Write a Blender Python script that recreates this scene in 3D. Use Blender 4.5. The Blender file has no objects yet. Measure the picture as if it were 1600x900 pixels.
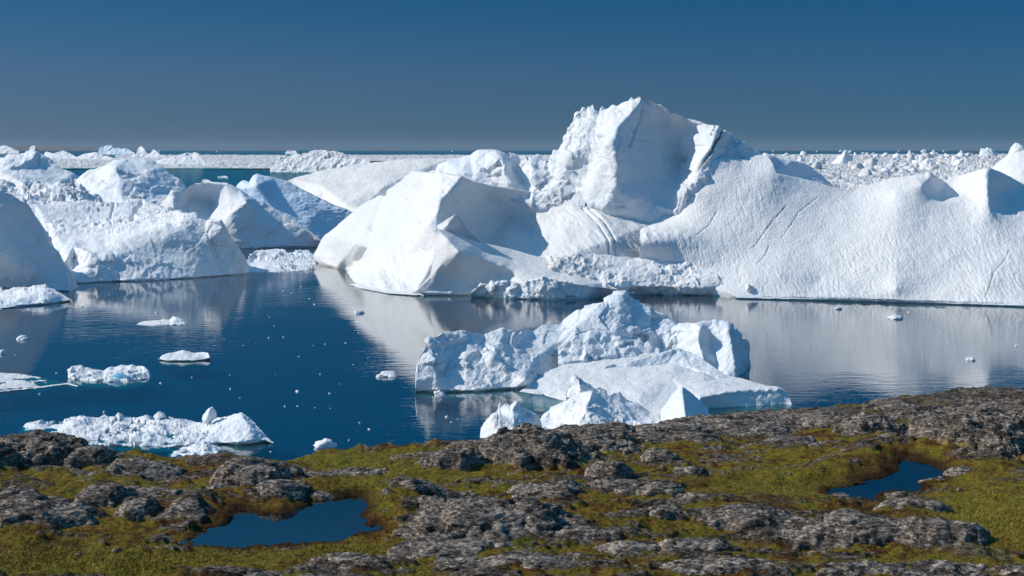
import bpy, math, random
import numpy as np
from mathutils import Vector
from mathutils.geometry import delaunay_2d_cdt

# ------------------------------------------------------------------ camera, sky, sun, exposure
scene = bpy.context.scene
COL = scene.collection
CAM_H, FPX, HY = 40.0, 2000.0, 234.0          # eye height over the sea, focal length, horizon row (1600x900 sizes)

cam = bpy.data.cameras.new('camera')
cam.sensor_width = 36.0
cam.lens = 36.0 * FPX / 1600.0
cam.shift_y = -(450.0 - HY) / 1600.0
cam.clip_start, cam.clip_end = 0.5, 300000.0
cam_ob = bpy.data.objects.new('camera', cam)
cam_ob.location = (0, 0, CAM_H)
cam_ob.rotation_euler = (math.radians(90), 0, 0)
COL.objects.link(cam_ob)
scene.camera = cam_ob

SUN_EL, SUN_BACK = math.radians(38), math.radians(2)     # sun on the left, a little behind the ice
sdir = Vector((-math.cos(SUN_EL) * math.cos(SUN_BACK), math.cos(SUN_EL) * math.sin(SUN_BACK), math.sin(SUN_EL)))
sun = bpy.data.lights.new('sun', 'SUN')
sun.energy = 3.95
sun.angle = math.radians(0.5)
sun.color = (1.0, 0.92, 0.81)
sun_ob = bpy.data.objects.new('sun', sun)
sun_ob.rotation_euler = sdir.to_track_quat('Z', 'Y').to_euler()
COL.objects.link(sun_ob)

world = bpy.data.worlds.new('World')
scene.world = world
world.use_nodes = True
wn, wl = world.node_tree.nodes, world.node_tree.links
bg = wn['Background']
sky = wn.new('ShaderNodeTexSky')
sky.sky_type = 'NISHITA'
sky.sun_disc = False
sky.sun_elevation = SUN_EL
sky.sun_rotation = math.atan2(sdir.x, sdir.y) % (2 * math.pi)
sky.altitude = 0
sky.air_density = 1.0
sky.dust_density = 0.0
sky.ozone_density = 4.0
geo = wn.new('ShaderNodeTexCoord')
sep = wn.new('ShaderNodeSeparateXYZ')
ramp = wn.new('ShaderNodeValToRGB')
mul = wn.new('ShaderNodeMix'); mul.data_type = 'RGBA'; mul.blend_type = 'MULTIPLY'; mul.inputs[0].default_value = 1.0
wl.new(geo.outputs['Generated'], sep.inputs[0])
wl.new(sep.outputs['Z'], ramp.inputs[0])
els = ramp.color_ramp.elements
els[0].position = 0.0;  els[0].color = (0.070, 0.155, 0.33, 1)
els[1].position = 1.0;  els[1].color = (0.64, 1.50, 1.50, 1)
for p, c in ((0.055, (0.083, 0.172, 0.320, 1)), (0.116, (0.038, 0.178, 0.302, 1)), (0.25, (0.015, 0.25, 0.37, 1)), (0.5, (0.36, 1.0, 1.06, 1))):
    e = els.new(p); e.color = c
side = wn.new('ShaderNodeValToRGB')                      # sky is paler towards the sun, deeper away from it
sm_ = wn.new('ShaderNodeMapRange'); sm_.inputs[1].default_value = -0.5; sm_.inputs[2].default_value = 0.5
wl.new(sep.outputs['X'], sm_.inputs[0]); wl.new(sm_.outputs[0], side.inputs[0])
side.color_ramp.elements[0].color = (1.45, 1.10, 1.04, 1); side.color_ramp.elements[1].color = (0.58, 0.90, 0.96, 1)
mul2 = wn.new('ShaderNodeMix'); mul2.data_type = 'RGBA'; mul2.blend_type = 'MULTIPLY'; mul2.inputs[0].default_value = 1.0
wl.new(sky.outputs[0], mul.inputs['A'])
wl.new(ramp.outputs[0], mul.inputs['B'])
wl.new(mul.outputs['Result'], mul2.inputs['A']); wl.new(side.outputs[0], mul2.inputs['B'])
wl.new(mul2.outputs['Result'], bg.inputs['Color'])
bg.inputs['Strength'].default_value = 0.12

scene.view_settings.view_transform = 'Standard'
scene.view_settings.look = 'None'
scene.view_settings.exposure = 0.0
scene.view_settings.gamma = 1.0
scene.render.engine = 'CYCLES'
scene.cycles.max_bounces = 8
scene.cycles.diffuse_bounces = 4
scene.cycles.glossy_bounces = 3
scene.cycles.transparent_max_bounces = 8

# ------------------------------------------------------------------ noise (numpy Perlin)
_rs = np.random.RandomState(11)
_perm = np.concatenate([_rs.permutation(256)] * 2).astype(np.int32)
_g = _rs.normal(size=(256, 3)).astype(np.float32)
_g /= np.linalg.norm(_g, axis=1, keepdims=True)

def perlin(p):
    p = np.asarray(p, np.float32)
    f = np.floor(p); i = f.astype(np.int64) & 255; d = p - f
    w = d * d * d * (d * (d * 6 - 15) + 10)
    out = 0
    for dx in (0, 1):
        a = _perm[(i[:, 0] + dx) & 255]
        wx = w[:, 0] if dx else 1 - w[:, 0]
        for dy in (0, 1):
            b = _perm[(a + i[:, 1] + dy) & 255]
            wy = w[:, 1] if dy else 1 - w[:, 1]
            for dz in (0, 1):
                g = _g[_perm[(b + i[:, 2] + dz) & 255]]
                wz = w[:, 2] if dz else 1 - w[:, 2]
                out = out + wx * wy * wz * (g[:, 0] * (d[:, 0] - dx) + g[:, 1] * (d[:, 1] - dy) + g[:, 2] * (d[:, 2] - dz))
    return out * 1.6

def fbm(p, octaves=4, gain=0.5):
    p = np.asarray(p, np.float32)
    s, a = 0, 1.0
    for k in range(octaves):
        s = s + a * perlin(p * (2.03 ** k) + 17.3 * k); a *= gain
    return s

def ridged(p, octaves=3, gain=0.5):
    p = np.asarray(p, np.float32)
    s, a = 0, 1.0
    for k in range(octaves):
        s = s + a * (1 - 2 * np.abs(perlin(p * (2.03 ** k) + 31.7 * k))); a *= gain
    return s

def sstep(a, b, x):
    t = np.clip((x - a) / (b - a), 0, 1)
    return t * t * (3 - 2 * t)

# ------------------------------------------------------------------ objects
def tag(o, label=None, cat=None, group=None, kind=None):
    if label: o['label'] = label
    if cat: o['category'] = cat
    if group: o['group'] = group
    if kind: o['kind'] = kind
    return o

def empty(name, loc, label, cat, group=None):
    o = bpy.data.objects.new(name, None)
    o.location = loc
    o.empty_display_size = 2
    COL.objects.link(o)
    return tag(o, label, cat, group)

def mesh_obj(name, verts, faces, mat, parent=None, loc=None, smooth=True, attrs=None):
    verts = np.asarray(verts, np.float32)
    if parent is not None: loc = np.array(parent.location)
    if loc is None:
        loc = np.array([verts[:, 0].mean(), verts[:, 1].mean(), verts[:, 2].min()])
    v = verts - np.asarray(loc, np.float32)
    faces = np.asarray(faces, np.int32)
    k = faces.shape[1]
    me = bpy.data.meshes.new(name)
    me.vertices.add(len(v)); me.vertices.foreach_set('co', v.ravel())
    me.loops.add(faces.size); me.loops.foreach_set('vertex_index', faces.ravel())
    me.polygons.add(len(faces)); me.polygons.foreach_set('loop_start', np.arange(0, faces.size, k, dtype=np.int32))
    me.update(calc_edges=True)
    me.validate()
    if smooth: me.polygons.foreach_set('use_smooth', np.ones(len(me.polygons), bool))
    for an, av in (attrs or {}).items():
        a = me.attributes.new(an, 'FLOAT', 'POINT'); a.data.foreach_set('value', np.asarray(av, np.float32))
    me.materials.append(mat)
    o = bpy.data.objects.new(name, me)
    COL.objects.link(o)
    if parent is not None: o.parent = parent
    else: o.location = loc
    return o

def grid_faces(nr, nc):
    i = np.arange(nr * nc).reshape(nr, nc)
    return np.stack([i[:-1, :-1], i[1:, :-1], i[1:, 1:], i[:-1, 1:]], -1).reshape(-1, 4)

def grid_normals(P):
    du = np.gradient(P, axis=1); dv = np.gradient(P, axis=0)
    n = np.cross(dv, du)
    l = np.linalg.norm(n, axis=2, keepdims=True)
    return np.where(l > 1e-9, n / np.maximum(l, 1e-9), 0)

def D_of(py, z=0.0):                              # distance at which height z is seen on photo row py
    return FPX * (CAM_H - z) / (py - HY)

def world_pt(px, py, D):
    return np.stack([(px - 800.0) / FPX * D, D, CAM_H - (py - HY) / FPX * D], -1)

# ------------------------------------------------------------------ materials
def new_mat(name):
    m = bpy.data.materials.new(name); m.use_nodes = True
    nt = m.node_tree
    return m, nt, nt.nodes, nt.links, nt.nodes['Principled BSDF']

def nd(nt, t, **kw):
    n = nt.nodes.new(t)
    for k, v in kw.items(): setattr(n, k, v)
    return n

def noise_node(nt, vec, scale, detail=4, rough=0.55, dist=0.0):
    n = nd(nt, 'ShaderNodeTexNoise')
    n.inputs['Scale'].default_value = scale; n.inputs['Detail'].default_value = detail
    n.inputs['Roughness'].default_value = rough; n.inputs['Distortion'].default_value = dist
    nt.links.new(vec, n.inputs['Vector'])
    return n

def ramp_node(nt, fac, stops):
    r = nd(nt, 'ShaderNodeValToRGB')
    e = r.color_ramp.elements
    e[0].position, e[0].color = stops[0][0], (*stops[0][1], 1)
    e[1].position, e[1].color = stops[-1][0], (*stops[-1][1], 1)
    for p, c in stops[1:-1]:
        q = e.new(p); q.color = (*c, 1)
    nt.links.new(fac, r.inputs[0])
    return r

def mix_node(nt, fac, a, b, blend='MIX'):
    m = nd(nt, 'ShaderNodeMix', data_type='RGBA', blend_type=blend)
    if isinstance(fac, (int, float)): m.inputs[0].default_value = fac
    else: nt.links.new(fac, m.inputs[0])
    for s, v in (('A', a), ('B', b)):
        if isinstance(v, tuple): m.inputs[s].default_value = (*v, 1)
        else: nt.links.new(v, m.inputs[s])
    return m.outputs['Result']

def mapping(nt, scale=(1, 1, 1), coord='Object'):
    tc = nd(nt, 'ShaderNodeTexCoord'); mp = nd(nt, 'ShaderNodeMapping')
    mp.inputs['Scale'].default_value = scale
    nt.links.new(tc.outputs[coord], mp.inputs[0])
    return mp.outputs[0]

def bump_node(nt, height, strength, dist, normal=None):
    b = nd(nt, 'ShaderNodeBump')
    b.inputs['Strength'].default_value = strength; b.inputs['Distance'].default_value = dist
    nt.links.new(height, b.inputs['Height'])
    if normal is not None: nt.links.new(normal, b.inputs['Normal'])
    return b.outputs[0]

def ice_material(name, base=(0.82, 0.83, 0.85), alt=(0.69, 0.76, 0.83), dirt=0.0, dirt_col=(0.40, 0.38, 0.35),
                 stretch=(1, 1, 1), fine=1.0, scale=1.0):
    m, nt, n, l, p = new_mat(name)
    v = mapping(nt, stretch)
    n1 = noise_node(nt, v, 0.06 * scale, 5, 0.6)
    r1 = ramp_node(nt, n1.outputs[0], [(0.42, base), (0.70, alt)])
    col = r1.outputs[0]
    if dirt > 0:
        n2 = noise_node(nt, v, 0.9 * scale, 8, 0.75)
        n3 = noise_node(nt, v, 0.05 * scale, 3, 0.5)
        mm = nd(nt, 'ShaderNodeMath', operation='MULTIPLY_ADD')
        l.new(n3.outputs[0], mm.inputs[0]); mm.inputs[1].default_value = 0.8; mm.inputs[2].default_value = -0.40
        ad = nd(nt, 'ShaderNodeMath', operation='ADD'); l.new(mm.outputs[0], ad.inputs[0]); l.new(n2.outputs[0], ad.inputs[1])
        r2 = ramp_node(nt, ad.outputs[0], [(0.50, (0, 0, 0)), (0.72, (dirt, dirt, dirt))])
        col = mix_node(nt, r2.outputs[0], col, dirt_col)
    l.new(col, p.inputs['Base Color'])
    p.inputs['Roughness'].default_value = 0.6
    p.inputs['Specular IOR Level'].default_value = 0.25
    nb = noise_node(nt, v, 1.6 * scale, 6, 0.65)
    l.new(bump_node(nt, nb.outputs[0], 0.5 * fine, 0.5 / scale), p.inputs['Normal'])
    return m

ICE = ice_material('white_ice')
SNOW = ice_material('snow_ice', (0.78, 0.785, 0.79), (0.73, 0.75, 0.775), fine=1.0)  # snow-white ice, more neutral in tone than the plain white
DIRTY = ice_material('dusty_ice', (0.88, 0.88, 0.89), (0.80, 0.82, 0.85), dirt=0.6)
CLIFF = ice_material('cliff_ice', (0.88, 0.88, 0.89), (0.76, 0.81, 0.86), dirt=0.3, scale=0.6)
PALE = ice_material('smooth_dusty_ice', (0.84, 0.82, 0.80), (0.78, 0.76, 0.75), dirt=0.35, fine=0.5, scale=0.5)
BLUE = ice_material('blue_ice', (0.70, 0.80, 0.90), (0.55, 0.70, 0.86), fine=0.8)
RIPPLED = ice_material('rippled_ice', (0.88, 0.88, 0.885), (0.83, 0.84, 0.855), stretch=(1.6, 1.6, 0.35), fine=1.5, scale=0.8)
BRASH = ice_material('brash_ice', (0.74, 0.73, 0.73), (0.60, 0.62, 0.64), dirt=0.85, dirt_col=(0.30, 0.27, 0.25), scale=0.25, fine=0.6)
AQUA = ice_material('turquoise_ice', (0.30, 0.66, 0.78), (0.22, 0.55, 0.72), fine=0.6)
CRACK = ice_material('dark_crack', (0.28, 0.30, 0.32), (0.18, 0.20, 0.22))  # dark grey for the faces along a crack

# sea: a clear tinted surface over deep blue water, so that sunken ice feet show green through it
m_sea, nt, n, l, p = new_mat('sea_surface')
n.remove(p)
out = n['Material Output']
tr = nd(nt, 'ShaderNodeBsdfTransparent'); tr.inputs[0].default_value = (0.08, 0.72, 0.70, 1)
gl = nd(nt, 'ShaderNodeBsdfGlossy'); gl.inputs['Roughness'].default_value = 0.02
fr = nd(nt, 'ShaderNodeFresnel'); fr.inputs[0].default_value = 1.85
mx = nd(nt, 'ShaderNodeMixShader')
v1 = mapping(nt, (0.35, 1.0, 1.0))
w1 = noise_node(nt, v1, 0.55, 4, 0.6, 0.3)
v2 = mapping(nt, (0.012, 0.02, 1.0))
w2 = noise_node(nt, v2, 1.0, 3, 0.5)
wr = ramp_node(nt, w2.outputs[0], [(0.40, (0.25, 0.25, 0.25)), (0.62, (1, 1, 1))])
ml = nd(nt, 'ShaderNodeMath', operation='MULTIPLY'); l.new(w1.outputs[0], ml.inputs[0]); l.new(wr.outputs[0], ml.inputs[1])
nb = bump_node(nt, ml.outputs[0], 1.0, 0.055)
l.new(nb, gl.inputs['Normal']); l.new(nb, fr.inputs['Normal'])
cl = nd(nt, 'ShaderNodeMath', operation='MINIMUM'); fm = nd(nt, 'ShaderNodeMath', operation='MULTIPLY'); l.new(fr.outputs[0], fm.inputs[0]); fm.inputs[1].default_value = 1.45; l.new(fm.outputs[0], cl.inputs[0]);                 # wave slopes keep the wind-roughened open water from mirroring fully
sy = nd(nt, 'ShaderNodeSeparateXYZ'); l.new(mapping(nt), sy.inputs[0])
mr = nd(nt, 'ShaderNodeMapRange'); l.new(sy.outputs['Y'], mr.inputs[0])
for i_, v_ in enumerate((550.0, 1300.0, 0.80, 0.18)): mr.inputs[1 + i_].default_value = v_
l.new(mr.outputs[0], cl.inputs[1])
l.new(cl.outputs[0], mx.inputs[0]); l.new(tr.outputs[0], mx.inputs[1]); l.new(gl.outputs[0], mx.inputs[2])
l.new(mx.outputs[0], out.inputs['Surface'])

m_deep, nt, n, l, p = new_mat('deep_water')
p.inputs['Base Color'].default_value = (0.0, 0.24, 0.44, 1)
p.inputs['Roughness'].default_value = 1.0
p.inputs['Specular IOR Level'].default_value = 0.0

m_pond, nt, n, l, p = new_mat('pond_water')
n.remove(p)
tr = nd(nt, 'ShaderNodeBsdfTransparent'); tr.inputs[0].default_value = (0.30, 0.20, 0.11, 1)
gl = nd(nt, 'ShaderNodeBsdfGlossy'); gl.inputs['Roughness'].default_value = 0.02
fr = nd(nt, 'ShaderNodeFresnel'); fr.inputs[0].default_value = 1.36
mx = nd(nt, 'ShaderNodeMixShader')
w1 = noise_node(nt, mapping(nt, (0.6, 1.0, 1.0)), 4.0, 3, 0.5)
nb = bump_node(nt, w1.outputs[0], 0.25, 0.012)
l.new(nb, gl.inputs['Normal']); l.new(nb, fr.inputs['Normal'])
cl = nd(nt, 'ShaderNodeMath', operation='MINIMUM'); l.new(fr.outputs[0], cl.inputs[0]); cl.inputs[1].default_value = 0.5
l.new(cl.outputs[0], mx.inputs[0]); l.new(tr.outputs[0], mx.inputs[1]); l.new(gl.outputs[0], mx.inputs[2])
l.new(mx.outputs[0], n['Material Output'].inputs['Surface'])

# rock: banded grey gneiss with pale and black lichen
def rock_shade(nt, v):
    a = noise_node(nt, v, 0.7, 6, 0.65)
    b = noise_node(nt, v, 7.0, 9, 0.80, 0.4)
    e = noise_node(nt, v, 1.5, 7, 0.7, 0.3)
    r1 = ramp_node(nt, a.outputs[0], [(0.34, (0.20, 0.165, 0.14)), (0.52, (0.35, 0.295, 0.25)), (0.68, (0.46, 0.40, 0.345))])
    r2 = ramp_node(nt, b.outputs[0], [(0.40, (0.05, 0.05, 0.05)), (0.475, (0.28, 0.265, 0.255)), (0.54, (0.80, 0.79, 0.78)), (0.62, (1.75, 1.72, 1.68))])
    r5 = ramp_node(nt, e.outputs[0], [(0.40, (0.22, 0.21, 0.20)), (0.52, (1.0, 1.0, 1.0)), (0.70, (1.25, 1.22, 1.18))])
    c = mix_node(nt, 1.0, r1.outputs[0], r2.outputs[0], 'MULTIPLY')
    return mix_node(nt, 1.0, c, r5.outputs[0], 'MULTIPLY'), b.outputs[0]

def moss_shade(nt, v):
    l = nt.links
    a = noise_node(nt, v, 0.20, 4, 0.6, 0.4)
    b = noise_node(nt, v, 1.3, 7, 0.7, 0.3)
    d = noise_node(nt, v, 8.0, 7, 0.78)
    ad = nd(nt, 'ShaderNodeMath', operation='MULTIPLY_ADD'); l.new(b.outputs[0], ad.inputs[0]); ad.inputs[1].default_value = 0.64
    ml = nd(nt, 'ShaderNodeMath', operation='MULTIPLY'); l.new(a.outputs[0], ml.inputs[0]); ml.inputs[1].default_value = 0.36
    l.new(ml.outputs[0], ad.inputs[2])
    r1 = ramp_node(nt, ad.outputs[0], [(0.38, (0.035, 0.022, 0.010)), (0.44, (0.135, 0.058, 0.020)), (0.48, (0.190, 0.110, 0.022)),
                                      (0.52, (0.275, 0.200, 0.030)), (0.56, (0.230, 0.190, 0.028)), (0.60, (0.145, 0.140, 0.022)), (0.66, (0.060, 0.078, 0.015))])
    r2 = ramp_node(nt, d.outputs[0], [(0.34, (0.16, 0.16, 0.16)), (0.5, (0.90, 0.90, 0.90)), (0.70, (1.75, 1.68, 1.45))])
    return mix_node(nt, 1.0, r1.outputs[0], r2.outputs[0], 'MULTIPLY'), b.outputs[0], d.outputs[0]

m_rock, nt, n, l, p = new_mat('lichened_gneiss')
v = mapping(nt, (0.8, 1, 2.4))
c, rb = rock_shade(nt, v)
mo = noise_node(nt, v, 1.4, 6, 0.7)
at = nd(nt, 'ShaderNodeAttribute', attribute_name='edge')
sm = nd(nt, 'ShaderNodeMath', operation='ADD'); l.new(mo.outputs[0], sm.inputs[0]); l.new(at.outputs['Fac'], sm.inputs[1])
r3 = ramp_node(nt, sm.outputs[0], [(0.66, (0, 0, 0)), (0.72, (1, 1, 1))])
mc, mb, md = moss_shade(nt, mapping(nt))
l.new(mix_node(nt, r3.outputs[0], c, mc), p.inputs['Base Color'])
p.inputs['Roughness'].default_value = 0.85
p.inputs['Specular IOR Level'].default_value = 0.25
vo = nd(nt, 'ShaderNodeTexVoronoi', feature='DISTANCE_TO_EDGE'); vo.inputs['Scale'].default_value = 1.3
l.new(v, vo.inputs['Vector'])
rv = ramp_node(nt, vo.outputs['Distance'], [(0.0, (0, 0, 0)), (0.05, (1, 1, 1))])
st_ = noise_node(nt, mapping(nt, (0.5, 1.4, 5.0)), 1.8, 5, 0.6)
n1 = bump_node(nt, st_.outputs[0], 0.7, 0.15)
l.new(bump_node(nt, rb, 0.6, 0.05, n1), p.inputs['Normal'])

# tundra: moss, sedge and heath with bare rock showing through
m_moss, nt, n, l, p = new_mat('tundra_moss')
c, mb, md = moss_shade(nt, mapping(nt))
at = nd(nt, 'ShaderNodeAttribute', attribute_name='wet')
al = nd(nt, 'ShaderNodeAttribute', attribute_name='lush')
lr = ramp_node(nt, md, [(0.34, (0.09, 0.085, 0.018)), (0.5, (0.27, 0.245, 0.034)), (0.70, (0.40, 0.35, 0.060))])
lm = nd(nt, 'ShaderNodeMath', operation='MULTIPLY'); l.new(al.outputs['Fac'], lm.inputs[0]); lm.inputs[1].default_value = 0.7
c = mix_node(nt, lm.outputs[0], c, lr.outputs[0])
c = mix_node(nt, at.outputs['Fac'], c, (0.040, 0.018, 0.010))
rc, rb = rock_shade(nt, mapping(nt, (0.8, 1, 2.4)))
ab = nd(nt, 'ShaderNodeAttribute', attribute_name='bare')
c = mix_node(nt, ab.outputs['Fac'], c, rc)
l.new(c, p.inputs['Base Color'])
p.inputs['Roughness'].default_value = 0.95
p.inputs['Specular IOR Level'].default_value = 0.1
n1 = bump_node(nt, mb, 0.8, 0.30)
l.new(bump_node(nt, md, 1.0, 0.16, n1), p.inputs['Normal'])

m_grass, nt, n, l, p = new_mat('sedge_grass')
v = mapping(nt, (1, 1, 1))
a = noise_node(nt, v, 0.5, 4, 0.6)
r1 = ramp_node(nt, a.outputs[0], [(0.36, (0.25, 0.15, 0.035)), (0.50, (0.27, 0.215, 0.034)), (0.62, (0.18, 0.18, 0.028))])
l.new(r1.outputs[0], p.inputs['Base Color'])
p.inputs['Roughness'].default_value = 0.8
p.inputs['Specular IOR Level'].default_value = 0.2

m_hill, nt, n, l, p = new_mat('far_island_rock')
a = noise_node(nt, mapping(nt), 0.002, 4, 0.6)
r1 = ramp_node(nt, a.outputs[0], [(0.4, (0.09, 0.085, 0.08)), (0.6, (0.15, 0.14, 0.13))])
l.new(r1.outputs[0], p.inputs['Base Color']); p.inputs['Roughness'].default_value = 0.95

# ------------------------------------------------------------------ sea and far islands
def disc(name, z, R, mat):
    k = 96
    vs = [(0, 0, z)] + [(R * math.cos(t), R * math.sin(t), z) for t in np.linspace(0, 2 * math.pi, k, endpoint=False)]
    fs = [(0, 1 + i, 1 + (i + 1) % k) for i in range(k)]
    return mesh_obj(name, vs, fs, mat, loc=(0, 0, z), smooth=False)
tag(disc('sea', 0.0, 90000, m_sea), kind='structure')
tag(disc('sea_depths', -3.2, 90000, m_deep), kind='structure')

def island(x0, x1, py_top, D, seed):
    nx, ny = 120, 24
    W = (x1 - x0) / FPX * D; H = CAM_H + (HY - py_top) / FPX * D
    xs = np.linspace(0, 1, nx); ys = np.linspace(0, 1, ny)
    X, Y = np.meshgrid(xs, ys)
    q = np.stack([X * 5 + seed, Y * 2, X * 0], -1).reshape(-1, 3)
    h = (np.sin(np.pi * X) ** 0.7 * np.sin(np.pi * Y) ** 0.8) * (0.72 + 0.28 * fbm(q, 4).reshape(X.shape)) * H
    P = np.stack([(x0 - 800) / FPX * D + X * W, D + Y * W * 0.4, h - 6], -1)
    tag(mesh_obj('island_hill', P.reshape(-1, 3), grid_faces(ny, nx)[:, ::-1], m_hill), kind='structure')
for k, a in enumerate([(-120, 190, 224.0, 66000), (560, 640, 230.0, 72000), (400, 470, 231.0, 76000), (1215, 1262, 231.2, 72000), (1265, 1310, 231.8, 76000),
          (1400, 1450, 231.6, 76000), (1465, 1560, 231.0, 72000), (300, 380, 231.8, 76000)]):
    island(*a, seed=7.7 * k)

# ------------------------------------------------------------------ ice: one side is lofted through surveyed points, the lee side falls back to the sea
def dens(poly, step=14.0):
    out = []
    for a, b in zip(poly[:-1], poly[1:]):
        a, b = np.array(a, float), np.array(b, float)
        k = max(1, int(np.hypot(*(b - a)[:2]) / step))
        for i in range(k): out.append(a + (b - a) * i / k)
    out.append(np.array(poly[-1], float))
    return out

def rbf_fit(C, V, lam=0.02):
    C = C / 100.0
    n = len(C)
    A = np.linalg.norm(C[:, None] - C[None], axis=2) * -1.0
    A[np.arange(n), np.arange(n)] -= lam * -0.05
    Pm = np.hstack([np.ones((n, 1)), C])
    M = np.zeros((n + 3, n + 3)); M[:n, :n] = A; M[:n, n:] = Pm; M[n:, :n] = Pm.T
    w = np.linalg.solve(M + np.eye(n + 3) * 1e-9, np.concatenate([V, np.zeros(3)]))
    def ev(Q):
        Q = Q / 100.0
        r = np.empty(len(Q))
        for s in range(0, len(Q), 20000):
            q = Q[s:s + 20000]
            d = np.sqrt((q[:, None, 0] - C[None, :, 0]) ** 2 + (q[:, None, 1] - C[None, :, 1]) ** 2)
            r[s:s + 20000] = -d @ w[:n] + w[n] + q @ w[n + 1:]
        return r
    return ev

def tin_fit(polys, ev):
    """flat facets between the surveyed lines"""
    vs, es = [], []
    for pl in polys:
        for i, p in enumerate(pl):
            vs.append(p)
            if i: es.append((len(vs) - 2, len(vs) - 1))
    r = delaunay_2d_cdt([Vector((p[0], p[1])) for p in vs], es, [], 0, 0.05)
    V = np.array([[v.x, v.y] for v in r[0]])
    D = np.array([vs[o[0]][2] if len(o) else np.nan for o in r[3]])
    bad = np.isnan(D)
    if bad.any(): D[bad] = ev(V[bad])
    T = [f for f in r[2] if len(f) == 3]
    def f(Q, base):
        out = base.copy()
        for t in T:
            a, b, c = V[t[0]], V[t[1]], V[t[2]]
            lo = np.minimum(np.minimum(a, b), c) - 0.01; hi = np.maximum(np.maximum(a, b), c) + 0.01
            m = np.where((Q[:, 0] >= lo[0]) & (Q[:, 0] <= hi[0]) & (Q[:, 1] >= lo[1]) & (Q[:, 1] <= hi[1]))[0]
            if not len(m): continue
            q = Q[m] - a
            v0, v1 = b - a, c - a
            den = v0[0] * v1[1] - v0[1] * v1[0]
            if abs(den) < 1e-9: continue
            u = (q[:, 0] * v1[1] - q[:, 1] * v1[0]) / den
            w = (v0[0] * q[:, 1] - v0[1] * q[:, 0]) / den
            k = (u >= -1e-6) & (w >= -1e-6) & (u + w <= 1 + 1e-6)
            out[m[k]] = D[t[0]] + u[k] * (D[t[1]] - D[t[0]]) + w[k] * (D[t[2]] - D[t[0]])
        return out
    return f

def facets(p, seed=0.0):
    """chipped ice: nearest random cell decides how the surface tilts there"""
    p = np.asarray(p, np.float32) + np.float32(seed)
    f = np.floor(p); ii = f.astype(np.int64); d = p - f
    best = np.full(len(p), 9.0, np.float32); val = np.zeros(len(p), np.float32)
    for dx in (-1, 0, 1):
        for dy in (-1, 0, 1):
            for dz in (-1, 0, 1):
                h = _perm[(_perm[(_perm[(ii[:, 0] + dx) & 255] + ii[:, 1] + dy) & 255] + ii[:, 2] + dz) & 255]
                g = _g[h]
                v = d - (np.array([dx, dy, dz], np.float32) + 0.5 + 0.42 * g)
                r2 = (v * v).sum(1)
                m = r2 < best
                best[m] = r2[m]
                val[m] = (v[m] * _g[(h[m] + 91) & 255]).sum(1)
    return val

def seg_dist(Q, poly):
    best = np.full(len(Q), 1e9); tt = np.zeros(len(Q))
    L = 0; tot = sum(np.hypot(b[0] - a[0], b[1] - a[1]) for a, b in zip(poly[:-1], poly[1:]))
    for a, b in zip(poly[:-1], poly[1:]):
        a = np.array(a[:2], float); b = np.array(b[:2], float); ab = b - a; l2 = ab @ ab
        t = np.clip(((Q - a) @ ab) / l2, 0, 1)
        d = np.linalg.norm(Q - a - t[:, None] * ab, axis=1)
        m = d < best; best[m] = d[m]; tt[m] = (L + t[m] * math.sqrt(l2)) / tot
        L += math.sqrt(l2)
    return best, tt

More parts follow.
